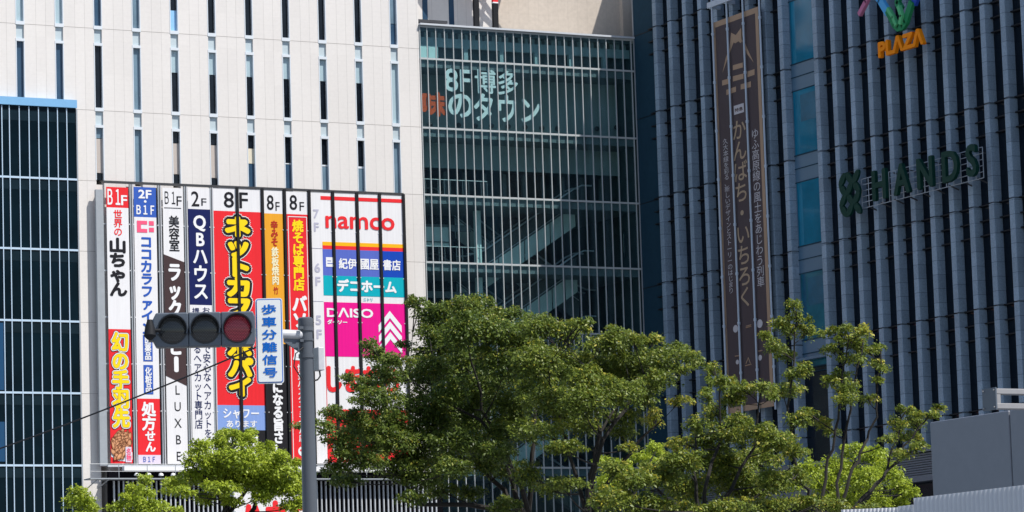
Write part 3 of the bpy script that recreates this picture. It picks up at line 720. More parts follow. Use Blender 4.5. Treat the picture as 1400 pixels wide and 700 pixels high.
# corner strip at the atrium end
q = MB().box(XWALL-.12, XWALL+.02, fy[0]+.95, 169.9, FB, ZT-.2); q.build('corner_panel', M['corner_panel'], tw)
q = MB()
for T in TJ[:-1]:
    q.box(XWALL-.135, XWALL-.11, fy[0]+.95, 169.9, T-.03, T+.01)
    for dz in (0.03, -.69, -1.38): q.box(XWALL-.3, XWALL+.02, fy[0]+.44, fy[0]+1.25, T+dz-.04, T+dz+.03)
q.build('window_louvre', M['ledge_metal'], tw)
MB().box(XWALL-.16, XWALL-.11, 169.86, 169.93, FB, ZT-.2).build('edge_trim', M['grey_metal'], tw)
# blue glazed bay
yb0, yb1 = fy[10]+.435, fy[8]-.0
q = MB(); xb = XWALL-.06
bayo = MB().box(xb+.02, XWALL+.02, yb0, yb1, 18.7, ZT-.2).build('window_bay', M['bay_panel'], tw)
for i, T in enumerate(TJ[:-1]):
    top = T-1.22; bot = TJ[i+1]+.25 if i < 5 else FB
    if bot < 18: bot = 18.75
    if i == 5: top, bot = 19.3, 18.75
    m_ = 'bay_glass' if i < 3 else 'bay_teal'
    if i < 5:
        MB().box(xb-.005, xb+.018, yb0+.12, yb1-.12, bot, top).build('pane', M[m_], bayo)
        MB().box(xb-.008, xb-.0052, yb1-.62, yb1-.27, bot+.02, top-.02).build('reflection_strip', M['bay_light'] if i < 3 else M['bay_dim'], bayo)  # lighter strip painted as a vertical reflection in the pane
        if i in (1, 3): MB().box(xb-.0075, xb-.0053, yb0+.3, yb1-.8, bot+.5*(top-bot), top-.25).build('dim_patch', M['bay_dim'], bayo)  # dimmer patch over the upper part of the pane
        MB().box(xb-.012, xb+.018, yb0+.002, yb1-.002, top, top+.06).build('bar', M['corner_panel'], bayo)
        MB().box(xb-.012, xb+.018, yb0+.002, yb1-.002, bot-.06, bot).build('bar', M['corner_panel'], bayo)
        MB().box(xb-.012, xb+.018, yb0+.002, yb1-.002, bot-.74, bot-.70).build('bar', M['corner_panel'], bayo)
MB().box(XT-.02, XWALL+.02, yb0, yb1, 18.62, 18.76).build('bay_sill', M['bay_panel'], tw)
# podium band under the fins
MB().box(97.5, 125, 112, 177, ZT, 46.6).build('upper_shade_block', M['granite'], tw)  # unseen block added above the tower to shade the beige upper wall
MB().box(XT-.15, XWALL+.019, 112, 169.9, 13.15, FB).build('band', M['podium_metal'], tw)
q = MB()
for i in range(9): q.box(XT+.05, XWALL+.018, 112, 169.9, 12.1+.115*i, 12.18+.115*i)
q.build('louvre', M['podium_metal'], tw)
MB().box(XT-.1, XWALL+.017, 112, 169.9, 11.75, 12.05).build('beam', M['podium_metal'], tw)

# ------------------------------------------------------------------ tall train banner on the tower
XBN = 95.2
tb = empty('tower_banner', (XBN, 157.7, 16.5), 'tall dark brown banner with gold mountain emblem hung on the granite tower', 'banner')
YL, YR, ZTOP, ZBOT = 160.05, 155.35, 37.35, 16.5
TU, TV = (0, -1, 0), (0, 0, 1)
def tq(px, py): p = at(px, py, X=XBN-.02); return YL-p[1], p[2]     # banner coordinates u (to the right) and height
MB().box(XBN, XBN+.03, YR, YL, ZBOT, ZTOP).build('sheet', M['tower_sheet'], tb)
q = MB(); bw = .30
for a, c, z0, z1 in ((YL-bw, YL, ZBOT, ZTOP), (YR, YR+bw, ZBOT, ZTOP), (YR+bw, YL-bw, ZTOP-bw, ZTOP), (YR+bw, YL-bw, ZBOT, ZBOT+bw)): q.box(XBN-.008, XBN-.002, a, c, z0, z1)
q.build('border', M['bronze_print'], tb)
def shape(pts, m='bronze_print', name='emblem'):
    q = MB(); q.poly([(XBN-.012, YL-tq(*p)[0], tq(*p)[1]) for p in pts]); return q.build(name, M[m], tb)
c5 = lambda x, y: (850+x/2.8, y/2.8)
c1 = lambda x, y: (860+x/7, y/7)
shape([c5(385, 280), c5(398, 220), c5(412, 185), c5(418, 125), c5(436, 134), c5(457, 106), c5(464, 152), c5(455, 165), c5(446, 158), c5(434, 166), c5(428, 162), c5(412, 205)])
shape([c5(457, 108), c5(470, 160), c5(480, 185), c5(505, 240), c5(478, 205), c5(466, 170), c5(458, 150)])
for pts in ([(425, 250), (463, 239), (463, 258), (425, 269)], [(384, 308), (410, 300), (410, 320), (384, 328)], [(425, 292), (466, 281), (466, 301), (425, 312)], [(480, 274), (508, 264), (508, 286), (480, 296)],
            [(400, 344), (437, 331), (437, 351), (400, 364)], [(455, 323), (494, 311), (494, 333), (455, 343)]):
    shape([c5(*p) for p in pts])
def tt(body, px0, px1, py0, py1, m, bold=.0, pxm=None):
    pm = (px0+px1)/2
    u0 = tq(px0, (py0+py1)/2)[0]; u1 = tq(px1, (py0+py1)/2)[0]; zt = tq(pm, py0)[1]; zb = tq(pm, py1)[1]
    text(body, (u0, u1, zb, zt), (XBN, YL, 0), TU, TV, M[m], tb, bold=bold, lift=.016)
a = [tq(1003, 145), tq(1017, 153)]; q = MB(); q.box(XBN-.012, XBN-.009, YL-a[1][0], YL-a[0][0], a[1][1], a[0][1]); q.build('tag', M['grey_print'], tb)
tt('特急', 1004.5, 1015.5, 147, 152, 'brown_sheet', .02)
tt(vert('かんばち・いちろく'), 1006, 1024, 163, 420, 'gold_print', .01)
tt(vert('ゆふ高原線の風土をあじわう列車'), 1031, 1041, 175, 393, 'grey_print', .0)
tt(vert('久大本線を彩る、新しいデザインとストーリーのはじまり'), 992, 999, 188, 402, 'grey_print', .0)
for px, py, rr_ in ((1005.5, 449.5, .16), (1038.5, 442.5, .18), (1008, 495, .10), (1039, 489, .12)):
    u, z = tq(px, py); q = MB(); q.poly([(XBN-.014, YL-u+rr_*1.6*math.cos(t), z+rr_*1.25*math.sin(t)) for t in np.linspace(0, 6.28, 16)[:-1]]); q.build('headlamp_print', M['grey_print'], tb)
q = MB()
for (ax, ay), (cx_, cy_) in (((1020, 446), (1027, 444)), ((1020, 448), (1027, 446)), ((1020, 497), (1023, 489)), ((1023, 489), (1026, 497)), ((1019, 500), (1027, 498)), ((1005, 487), (1011, 486)), ((1037, 480), (1042, 479))):
    u0, z0 = tq(ax, ay); u1, z1 = tq(cx_, cy_); q.tube([(XBN-.016, YL-u0, z0), (XBN-.016, YL-u1, z1)], .03, 4)
q.build('train_print', M['bronze_print'], tb)
for px in (973.5, 993.6, 1015.7, 1038.5):
    yy = at(px, 20, X=XBN-.12)[1]; q = MB().tube([(XBN-.12, yy, ZBOT-.2), (XBN-.12, yy, 38.9)], .055, 8)
    for i in range(8): q.tube([(XBN-.12, yy, 18.5+2.6*i-.07), (XBN-.12, yy, 18.5+2.6*i+.07)], .085, 8)
    q.build('pole', M['pole_pale'], tb)
q = MB()
for y in (155.4, 157.0, 158.5, 160.0): q.box(XBN-.15, XT+.1, y-.05, y+.05, 38.1, 38.3)
q.box(XBN-.2, XBN-.05, 155.2, 160.2, 38.15, 38.45); q.build('bracket', M['pole_pale'], tb)

# ------------------------------------------------------------------ big lettering signs on the tower
XS = 94.8
hs = empty('letter_sign', (XS, 141, 25.4), 'dark green capital letters and woven leaf emblem on a thin white grid on the tower', 'sign')
def su(px, py): p = at(px, py, X=XS); return p[1], p[2]
yH0, yH1 = su(1186, 260)[0], su(1338, 222)[0]
text('HANDS', (0, su(1197, 255)[0]-su(1338, 222)[0], 25.58, 27.0), (XS, su(1197, 255)[0], 0), TU, TV, M['hands_green'], hs, extrude=.09, bold=.03, lift=0, track=1.65)
q = MB(); gx = XS+.32
for i in range(6): z = 25.45+.29*i; q.tube([(gx, yH0+1.0, z), (gx, yH1+.1, z)], .02, 5)
n = 18
for i in range(n): y = yH0+1.0+(yH1+.1-yH0-1.0)*i/(n-1); q.tube([(gx, y, 25.45), (gx, y, 26.9)], .022 if i % 3 else .03, 5)
q.build('grid', M['sign_grid'], hs)
q = MB()
for i in range(9): y = yH0+.5+(yH1+.6-yH0-.5)*i/8; q.tube([(gx, y, 25.5), (XT+.05, y, 25.3)], .04, 5); q.tube([(gx, y, 26.8), (XT+.05, y, 26.7)], .03, 5)
q.build('stay', M['dark_metal'], hs)
cy0, cz0 = su(1161, 265)
q = MB()
for r_ in range(4):
    for c_ in range(3):
        yy = cy0+.62-.62*c_; zz = cz0+.78-.52*r_; s_ = 1 if (r_+c_) % 2 else -1
        pts = [(XS+.02*((r_+c_) % 2), yy+.42*math.cos(t)*math.cos(.8*s_)-.2*math.sin(t)*math.sin(.8*s_), zz+.42*math.cos(t)*math.sin(.8*s_)+.2*math.sin(t)*math.cos(.8*s_)) for t in np.linspace(0, 6.283, 13)[:-1]]
        q.prism(pts, (.12, 0, 0))
q.build('leaf_emblem', M['hands_green'], hs)
ps = empty('plaza_sign', (XS, 141.5, 32.4), 'orange PLAZA letters under a looping multicolour ribbon emblem high on the tower', 'sign')
y0, z0 = su(1206, 76); y1, z1 = su(1266, 58)
text('PLΛZΛ', (0, y0-y1, 32.50, 33.22), (XS, y0, 0), TU, TV, M['orange_sign'], ps, extrude=.10, bold=.045, lift=0)
def ribbon(pts, m, w=.17, dx=0.0):
    q = MB(); P = [su(*p) for p in pts]
    for (ya, za), (yb_, zb_) in zip(P[:-1], P[1:]):
        d = Vector((0, yb_-ya, zb_-za)); l = d.length; d.normalize(); n_ = Vector((1, 0, 0)).cross(d)
        q.obox((XS+dx, (ya+yb_)/2, (za+zb_)/2), (.10, 0, 0), d*(l/2+.06), n_*w)
    q.build('ribbon', M[m], ps, bevel=.02)
ribbon([(1176, 19), (1185, 2), (1192, -14)], 'ribbon_pink', .13)
ribbon([(1192, -14), (1203, 0), (1213, 17)], 'ribbon_blue', .20, .05)
ribbon([(1216, 15), (1225, 33), (1230, 38), (1236, 36), (1240, 30), (1248, 4)], 'ribbon_green', .19, -.05)
ribbon([(1230, 34), (1226, 24), (1219, 13)], 'ribbon_light', .10, -.17)
ribbon([(1236, 32), (1238, 22), (1234, 10)], 'ribbon_light', .11, -.19)
ribbon([(1232, 12), (1227, 4), (1230, -8)], 'ribbon_green', .17, .02)
ribbon([(1249, 4), (1255, -12)], 'ribbon_navy', .20, .06)
q = MB()
for px, py in ((1212, 70), (1230, 64), (1250, 58)):
    y, z = su(px, py); q.tube([(XS+.1, y, z), (XT+.1, y, z)], .04, 5)
q.build('stay', M['dark_metal'], ps)

# ------------------------------------------------------------------ traffic signal, plate, pole and wire (35 m away)
YP = 30.0
pb = at(420, 700, Y=YP); px_, = (at(420.5, 560, Y=YP)[0],)
pole = empty('signal_pole', (px_, YP, 0.14), 'thick grey steel pole carrying the traffic signal arm', 'pole')
zt_ = at(420, 436, Y=YP)[2]
MB().tube([(px_, YP, .14), (px_, YP, 3.4), (px_, YP, zt_)], [.085, .070, .062], 24).build('shaft', M['pole_grey'], pole, smooth=True)
MB().tube([(px_, YP, zt_-.10), (px_, YP, zt_-.09), (px_, YP, zt_), (px_, YP, zt_+.012)], [.066, .070, .070, .055], 24).build('cap', M['pole_grey'], pole, smooth=True)
za = at(412, 458, Y=YP)[2]; xa = at(330, 457, Y=YP)[0]
MB().tube([(px_-.05, YP, za), (xa, YP, za+.015)], [.045, .040], 16).build('arm', M['arm_grey'], pole, smooth=True)
q = MB().prism([(px_-.05, YP-.01, za-.04), (px_-.22, YP-.01, za-.04), (px_-.22, YP-.01, za-.07), (px_-.05, YP-.01, za-.17)], (0, .02, 0)); q.build('gusset', M['signal_body'], pole)
for py in (450, 487):
    z = at(420, py, Y=YP)[2]; MB().tube([(px_, YP, z-.018), (px_, YP, z+.018)], .073, 20).build('clamp', M['pole_grey'], pole, smooth=True)
q = MB()
for z in (za+.06, za-.06): q.box(px_-.095, px_-.06, YP-.085, YP-.05, z-.012, z+.012)
q.tube([(px_, YP, za-.055), (px_, YP, za-.035)], .071, 20).tube([(px_, YP, za+.035), (px_, YP, za+.055)], .070, 20)
q.build('arm_flange', M['pole_grey'], pole)
a, c = at(432, 475, Y=YP), at(441, 507, Y=YP)
MB().box(a[0], c[0], YP-.05, YP+.07, c[2], a[2]).build('utility_box', M['arm_grey'], pole, bevel=.008)
MB().tube([(c[0]-.03, YP, c[2]), (c[0]-.025, YP, c[2]-.05), (c[0]-.06, YP-.02, c[2]-.085), (px_+.05, YP-.03, c[2]-.10)], .008, 6).build('cable', M['cable'], pole)
MB().tube([(px_-.05, YP-.05, za-.12), (px_-.13, YP-.05, za-.18), (px_-.15, YP-.05, za-.3), (px_-.07, YP-.05, za-.42)], .006, 6).build('cable', M['cable'], pole)
# signal head
sc_ = at(280, 450, Y=YP-.05)
sig = empty('traffic_signal', tuple(sc_), 'grey horizontal three lens traffic signal with dim red lens at right', 'traffic signal')
th = rad(27.3-6); ex = Vector((math.cos(th), -math.sin(th), 0)); ez = Vector((0, 0, 1)); ey = ez.cross(ex)
O_ = Vector(sc_)
def sp_(u, d, v): return tuple(O_ + ex*u + ey*d + ez*v)      # d grows away from the viewer
half = [(-.39, 0)]
q = MB()
for i in (-1, 0, 1):
    u = i*.295
    hw = .146 if i else .1475
    u0, u1 = u-hw, u+hw
    if i == -1:
        pts = [(u0-.03, -.10), (u0, -.158), (u1, -.158), (u1, .158), (u0, .158), (u0-.03, .10)]
    elif i == 1:
        pts = [(u0, -.158), (u1, -.158), (u1+.02, -.11), (u1+.02, .11), (u1, .158), (u0, .158)]
    else: pts = [(u0, -.158), (u1, -.158), (u1, .158), (u0, .158)]
    q.prism([sp_(a, 0, b_) for a, b_ in pts], ey*.14)
q.obox(sp_(-.475, .07, 0), ex*.04, ey*.06, ez*.10)
q.build('housing', M['signal_body'], sig, bevel=.012)
for i, mm in ((-1, 'lens_dark'), (0, 'lens_dark'), (1, 'lens_red')):
    u = i*.295
    # visor: open hood longer at the top
    v_ = MB(); n = 26; rI = .131
    ring = []
    for k in range(n+1):
        a = math.pi*(-.10+1.20*k/n); dep = .055+.075*max(0, math.sin(a))
        ring.append((u+rI*math.cos(a), rI*math.sin(a), dep))
    for (ua, va, da), (ub, vb, db) in zip(ring[:-1], ring[1:]):
        v_.quad(sp_(ua, .0, va), sp_(ub, .0, vb), sp_(ub, -db, vb), sp_(ua, -da, va))
        ka = 1.06
        v_.quad(sp_(u+(ua-u)*ka, .0, va*ka), sp_(u+(ub-u)*ka, .0, vb*ka), sp_(u+(ub-u)*ka, -db, vb*ka), sp_(u+(ua-u)*ka, -da, va*ka))
        v_.quad(sp_(ua, -da, va), sp_(ub, -db, vb), sp_(u+(ub-u)*ka, -db, vb*ka), sp_(u+(ua-u)*ka, -da, va*ka))
    v_.build('visor', M['signal_body'], sig, smooth=True)
    bz_ = MB(); bz_.tube([sp_(u, -.001, 0), sp_(u, -.006, 0)], .134, 32); bz_.build('bezel', M['signal_dark'], sig)
    L_ = MB(); N_ = 32; rr_ = [0, .04, .075, .10, .122]
    L_.v = [sp_(u, -.026, 0)]; 
    for r_ in rr_[1:]:
        for k in range(N_): t = 2*math.pi*k/N_; L_.v.append(sp_(u+r_*math.cos(t), -.026+.018*(r_/.122)**2, r_*math.sin(t)))
    for k in range(N_): L_.f.append((0, 1+k, 1+(k+1) % N_))
    for j in range(len(rr_)-2):
        for k in range(N_): a = 1+j*N_+k; b_ = 1+j*N_+(k+1) % N_; L_.f.append((a, a+N_, b_+N_, b_))
    lens = L_.build('lens', M[mm], sig, smooth=True)
    dots = MB(); s_ = .0145
    for ii in range(-8, 9):
        for jj in range(-8, 9):
            du, dv = (ii+.5*(jj % 2))*s_, jj*s_*.87
            rr2 = math.hypot(du, dv)
            if rr2 < .112:
                dd = -.029+.018*(rr2/.122)**2
                dots.poly([sp_(u+du+.0042*math.cos(t), dd, dv+.0042*math.sin(t)) for t in (0, 1.05, 2.1, 3.14, 4.19, 5.24)])
    dm = M['lens_red_dot'] if i == 1 else M['lens_dot'] if 'lens_dot' in M else None
    if dm is None:
        M['lens_dot'] = mat('grey_led_dots', (.055, .058, .062), .3); M['lens_red_dot'] = mat('red_led_dots', (.42, .06, .09), .3, emit=(.8, .05, .08, .08)); dm = M['lens_dot']
    dots.build('led_dots', dm, lens)
# small dark loudspeaker at the end of the signal
hc = at(205, 452, Y=YP)
hn = empty('signal_horn', tuple(hc), 'small black horn at the left end of the traffic signal', 'horn')
MB().tube([tuple(Vector(hc)+Vector((0, 0, .10))), tuple(Vector(hc)+Vector((0, 0, .03))), tuple(Vector(hc)+Vector((-.005, -.01, -.05))), tuple(Vector(hc)+Vector((-.01, -.02, -.075)))], [.022, .045, .055, .03], 14).build('bell', M['black_metal'], hn, smooth=True)
MB().tube([tuple(hc), tuple(Vector(hc)+Vector((.09, -.03, 0)))], .018, 8).build('bracket', M['black_metal'], hn)
# plate with characters
plc = at(368.5, 466, Y=YP-.12)
pl = empty('traffic_plate', tuple(plc), 'tall white plate with blue border and blue characters beside the signal', 'traffic plate')
th2 = rad(24); ex2 = Vector((math.cos(th2), -math.sin(th2), 0)); ey2 = ez.cross(ex2); O2 = Vector(plc)
hwd, hht = .125, .394
def rrect(hw, hh, r_, d):
    pts = []
    for cx_, cy_, a0 in ((hw-r_, hh-r_, 0), (-hw+r_, hh-r_, 90), (-hw+r_, -hh+r_, 180), (hw-r_, -hh+r_, 270)):
        for k in range(5): a = rad(a0+22.5*k); pts.append(tuple(O2+ex2*(cx_+r_*math.cos(a))+ez*(cy_+r_*math.sin(a))+ey2*d))
    return pts
MB().prism(rrect(hwd, hht, .025, 0), ey2*.02).build('board', M['plate_white'], pl)
MB().poly(rrect(hwd-.008, hht-.008, .02, -.004)).build('border', M['plate_blue'], pl)
MB().poly(rrect(hwd-.016, hht-.016, .015, -.008)).build('face', M['plate_white'], pl)
text(vert('歩車分離信号'), (-.066, .066, -.335, .335), tuple(O2), ex2, ez, M['plate_blue'], pl, bold=.028, lift=.010, spacing=1.22)
MB().box(plc[0]-.05, plc[0]+.05, YP-.1, YP-.03, za-.02, za+.02).build('clamp', M['arm_grey'], pl)
# wire
wa, wb = at(352, 474, Y=YP+.2), at(-60, 634, Y=36)
pts = [tuple(np.array(wa)*(1-t)+np.array(wb)*t-np.array([0, 0, .10*4*t*(1-t)*.35])) for t in np.linspace(0, 1, 24)]
pts += [tuple(np.array(wb)+np.array([-6*s_, 6*s_*.75, -.6*s_])) for s_ in (1, 2)]
tag(MB().tube(pts, .008, 6).build('overhead_wire', M['cable']), 'thin black wire sagging from the signal arm down past the glazed bay', 'wire')

# ------------------------------------------------------------------ site hut, hoarding, gantry at the right
XH = 19.33
hut_x = 25.2
hut = empty('site_cabin', (hut_x+2, 33, 0), 'plain grey panelled cabin behind the white corrugated hoarding', 'cabin')
yA = at(1272, 600, X=hut_x)[1]; ySeam = at(1381, 600, X=hut_x)[1]; zc = at(1300, 573, X=hut_x)[2]
MB().box(hut_x, hut_x+6, ySeam+.012, yA, 0.14, zc).build('panel', M['site_grey'], hut, bevel=.015)
MB().box(hut_x, hut_x+6, ySeam-4.2, ySeam-.012, 0.14, zc+.003).build('panel', M['site_grey'], hut, bevel=.015)
MB().box(hut_x+.04, hut_x+5.9, ySeam-.02, ySeam+.02, .14, zc-.02).build('seam', M['dark_metal'], hut)
def hoard(x, ya, yb_, zt, label):
    o = empty('hoarding', (x, (ya+yb_)/2, .14), label, 'hoarding', 'corrugated hoarding panels')
    q = MB(); n = max(4, int((ya-yb_)/.019)); pr = []
    for i in range(n+1):
        y = yb_+(ya-yb_)*i/n; pr.append((x-(.014 if (i % 4) in (1, 2) else -.004), y))
    for (x0, y0), (x1, y1) in zip(pr[:-1], pr[1:]): q.quad((x0, y0, .14), (x1, y1, .14), (x1, y1, zt), (x0, y0, zt))
    q.build('corrugated_sheet', M['hoarding'], o)
    MB().box(x+.03, x+.07, yb_, ya, .14, zt-.06).build('rail', M['light_metal'], o)
yh = at(1251, 690, X=XH)[1]; zh = at(1300, 675, X=XH)[2]
hoard(XH, yh, yh-9, zh, 'tall grey corrugated hoarding panel in front of the plain grey cabin')
yh2 = at(1229, 690, X=XH)[1]; yh3 = at(1150, 697, X=XH)[1]; zh2 = at(1240, 691, X=XH)[2]
hoard(XH, yh2, yh+.002, zh2, 'short lower hoarding panel in shade beside the taller one')
# sunlit return of the hoarding turning away
o = empty('hoarding', (XH-.8, yh2+.3, .14), 'sunlit white corrugated hoarding panel turned towards the sun', 'hoarding', 'corrugated hoarding panels')
pa, pc = np.array([XH, yh2+.01]), at(1150, 700, Y=yh2+.35)[:2]
q = MB(); n = 60; prev = None; dv_ = pc-pa; nn = np.array([-dv_[1], dv_[0]])/np.hypot(*dv_)
for i in range(n+1):
    p_ = pa+dv_*i/n + nn*(.018 if (i % 4) in (1, 2) else 0)
    if prev is not None: q.quad((*prev, .14), (*p_, .14), (*p_, zh2-.01), (*prev, zh2-.01))
    prev = p_
q.build('corrugated_sheet', M['hoarding'], o)
# gantry arm: hollow rectangular steel frame with an end plate
YG = 22.0
ga = empty('gantry_arm', (at(1420, 545, Y=YG)[0], YG, .14), 'pale steel box frame arm with bolted dark end plate above the grey cabin', 'gantry')
p00, p01 = at(1361, 531, Y=YG), at(1361, 558.5, Y=YG)
xg0 = p00[0]; zt_, zb_ = p00[2], p01[2]; hgt = zt_-zb_; xg1 = xg0+1.6; t_ = hgt*.27
MB().box(xg0, xg1, YG, YG+.10, zt_-t_, zt_).build('chord', M['gantry_paint'], ga, bevel=.004)
MB().box(xg0, xg1, YG, YG+.10, zb_, zb_+t_).build('chord', M['gantry_paint'], ga, bevel=.004)
MB().box(xg0, xg0+.045, YG+.003, YG+.097, zb_+t_, zt_-t_).box(xg0+.9, xg0+.96, YG+.003, YG+.097, zb_+t_, zt_-t_).build('web', M['gantry_paint'], ga)
MB().box(xg0-.012, xg0, YG-.015, YG+.16, zb_-.008, zt_+.008).build('end_plate', M['signal_body'], ga)
q = MB()
for y in (YG+.0, YG+.14):
    for z in (zb_+.012, zt_-.012): q.tube([(xg0-.022, y, z), (xg0-.012, y, z)], .007, 6)
q.build('bolt', M['gantry_paint'], ga)
MB().box(xg1-.09, xg1+.03, YG+.102, YG+.22, .14, zt_+.3).build('post', M['gantry_paint'], ga)

# ------------------------------------------------------------------ trees
def leaf_material(name, dark, light, yellow, rough=.45):
    m = bpy.data.materials.new(name); t, N, L = nodes(m); b = N['Principled BSDF']; o = N['Material Output']
    at_ = N.new('ShaderNodeAttribute'); at_.attribute_name = 'leaf_tint'; at_.attribute_type = 'GEOMETRY'
    cr = N.new('ShaderNodeValToRGB'); e = cr.color_ramp.elements; e[0].color = (*dark, 1); e[1].color = (*yellow, 1); e[0].position = 0
    x = cr.color_ramp.elements.new(.6); x.color = (*light, 1); x = cr.color_ramp.elements.new(.88); x.color = (*(np.array(light)*.6+np.array(yellow)*.4), 1)
    L.new(at_.outputs['Fac'], cr.inputs[0]); L.new(cr.outputs[0], b.inputs['Base Color']); b.inputs['Roughness'].default_value = rough
    b.inputs['Specular IOR Level'].default_value = .32
    tl = N.new('ShaderNodeBsdfTranslucent'); mx = N.new('ShaderNodeMixShader'); mx.inputs[0].default_value = .34
    L.new(cr.outputs[0], tl.inputs[0]); L.new(b.outputs[0], mx.inputs[1]); L.new(tl.outputs[0], mx.inputs[2]); L.new(mx.outputs[0], o.inputs[0]); return m
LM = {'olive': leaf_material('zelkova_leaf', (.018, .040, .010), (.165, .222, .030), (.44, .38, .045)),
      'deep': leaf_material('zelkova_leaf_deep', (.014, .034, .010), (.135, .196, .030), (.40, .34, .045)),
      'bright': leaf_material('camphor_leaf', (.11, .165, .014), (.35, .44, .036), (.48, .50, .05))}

def leaf_cloud(name, parent, clumps, Y, leaf, dens, m, depth=1.0, flat=.45, tintb=0.0, thick=None):
    """clumps: (px,py,rx,ry) of the photograph; every clump is a volume of leaf sprays at its own depth"""
    cs, nrm, ax, ln, tint = [], [], [], [], []
    tips = []
    for c in clumps:
        c = list(c)+[0.0]*(6-len(c))
        for _ in range(4):
            a = rng.uniform(-.35, math.pi+.35); f = rng.uniform(.85, 1.12); sz = rng.uniform(.14, .26)
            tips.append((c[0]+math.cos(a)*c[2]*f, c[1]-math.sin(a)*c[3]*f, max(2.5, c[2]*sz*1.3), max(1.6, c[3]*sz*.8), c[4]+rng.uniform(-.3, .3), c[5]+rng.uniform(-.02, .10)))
    for c in list(clumps)+tips:
        px, py, rx, ry = c[:4]; dY = c[4] if len(c) > 4 else rng.uniform(-1, 1)*depth; tb = c[5] if len(c) > 5 else 0
        ctr = at(px, py, Y=Y+dY); mpp = np.linalg.norm(ctr-CAM)/F_PX
        R = np.array([rx*mpp, max(rx, ry)*mpp*1.05, ry*mpp])*.90; n = int(dens*rx*ry); ns = max(3, n//16)
        # spray centres in the ellipsoid, more near the shell
        d = rng.normal(size=(ns, 3)); d /= np.linalg.norm(d, axis=1)[:, None]; d *= rng.uniform(.15, 1.0, ns)[:, None]**.5
        sc = ctr + d*R
        sn = rng.normal(size=(ns, 3))*.36 + np.array([.1, -.22, 1.0]) + d*.30; sn /= np.linalg.norm(sn, axis=1)[:, None]
        srad = rng.uniform(.6, 1.35, ns)*min(rx, ry)*mpp*.50 + leaf*1.1
        idx = np.repeat(np.arange(ns), 16); k = len(idx)
        th_ = rng.uniform(0, 2*np.pi, k); rr_ = np.sqrt(rng.uniform(0, 1, k))
        nn_ = sn[idx]; t1 = np.cross(nn_, np.array([.3, .9, .2])); t1 /= np.linalg.norm(t1, axis=1)[:, None]; t2 = np.cross(nn_, t1)
        rdir = t1*np.cos(th_)[:, None] + t2*np.sin(th_)[:, None]
        p = sc[idx] + rdir*(rr_*srad[idx])[:, None] - np.outer(rr_**2*srad[idx]*.35, [0, 0, 1]) + rng.normal(size=(k, 3))*leaf*.35
        a_ = rdir + rng.normal(size=(k, 3))*.55 - np.array([0, 0, .25]); a_ /= np.linalg.norm(a_, axis=1)[:, None]
        n2 = nn_ + rng.normal(size=(k, 3))*.45; n2 -= a_*np.sum(a_*n2, 1)[:, None]; n2 /= np.linalg.norm(n2, axis=1)[:, None]
        cs.append(p); nrm.append(n2); ax.append(a_); ln.append(leaf*rng.uniform(.5, 1.45, k))
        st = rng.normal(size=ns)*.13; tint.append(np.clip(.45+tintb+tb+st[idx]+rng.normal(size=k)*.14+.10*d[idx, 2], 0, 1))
    p = np.concatenate(cs); n = np.concatenate(nrm); a = np.concatenate(ax); l = np.concatenate(ln)[:, None]; tint = np.concatenate(tint)
    s = np.cross(n, a); w_ = l*.24
    v = np.stack([p-a*l*.5, p+s*w_+n*l*.05, p+a*l*.5-n*l*.06, p-s*w_+n*l*.05], 1)
    off = np.array(wloc(parent)); V = (v-off).reshape(-1, 3); k = len(p)
    me = bpy.data.meshes.new(name); me.vertices.add(4*k); me.vertices.foreach_set('co', V.ravel())
    me.loops.add(4*k); me.loops.foreach_set('vertex_index', np.arange(4*k)); me.polygons.add(k)
    me.polygons.foreach_set('loop_start', np.arange(k)*4); me.polygons.foreach_set('loop_total', np.full(k, 4))
    at_ = me.attributes.new('leaf_tint', 'FLOAT', 'FACE'); at_.data.foreach_set('value', tint.astype(np.float32))
    me.update(calc_edges=True); me.materials.append(m)
    o = bpy.data.objects.new(name, me); COL.objects.link(o); o.parent = parent; ORG[o.name] = Vector(off); return k

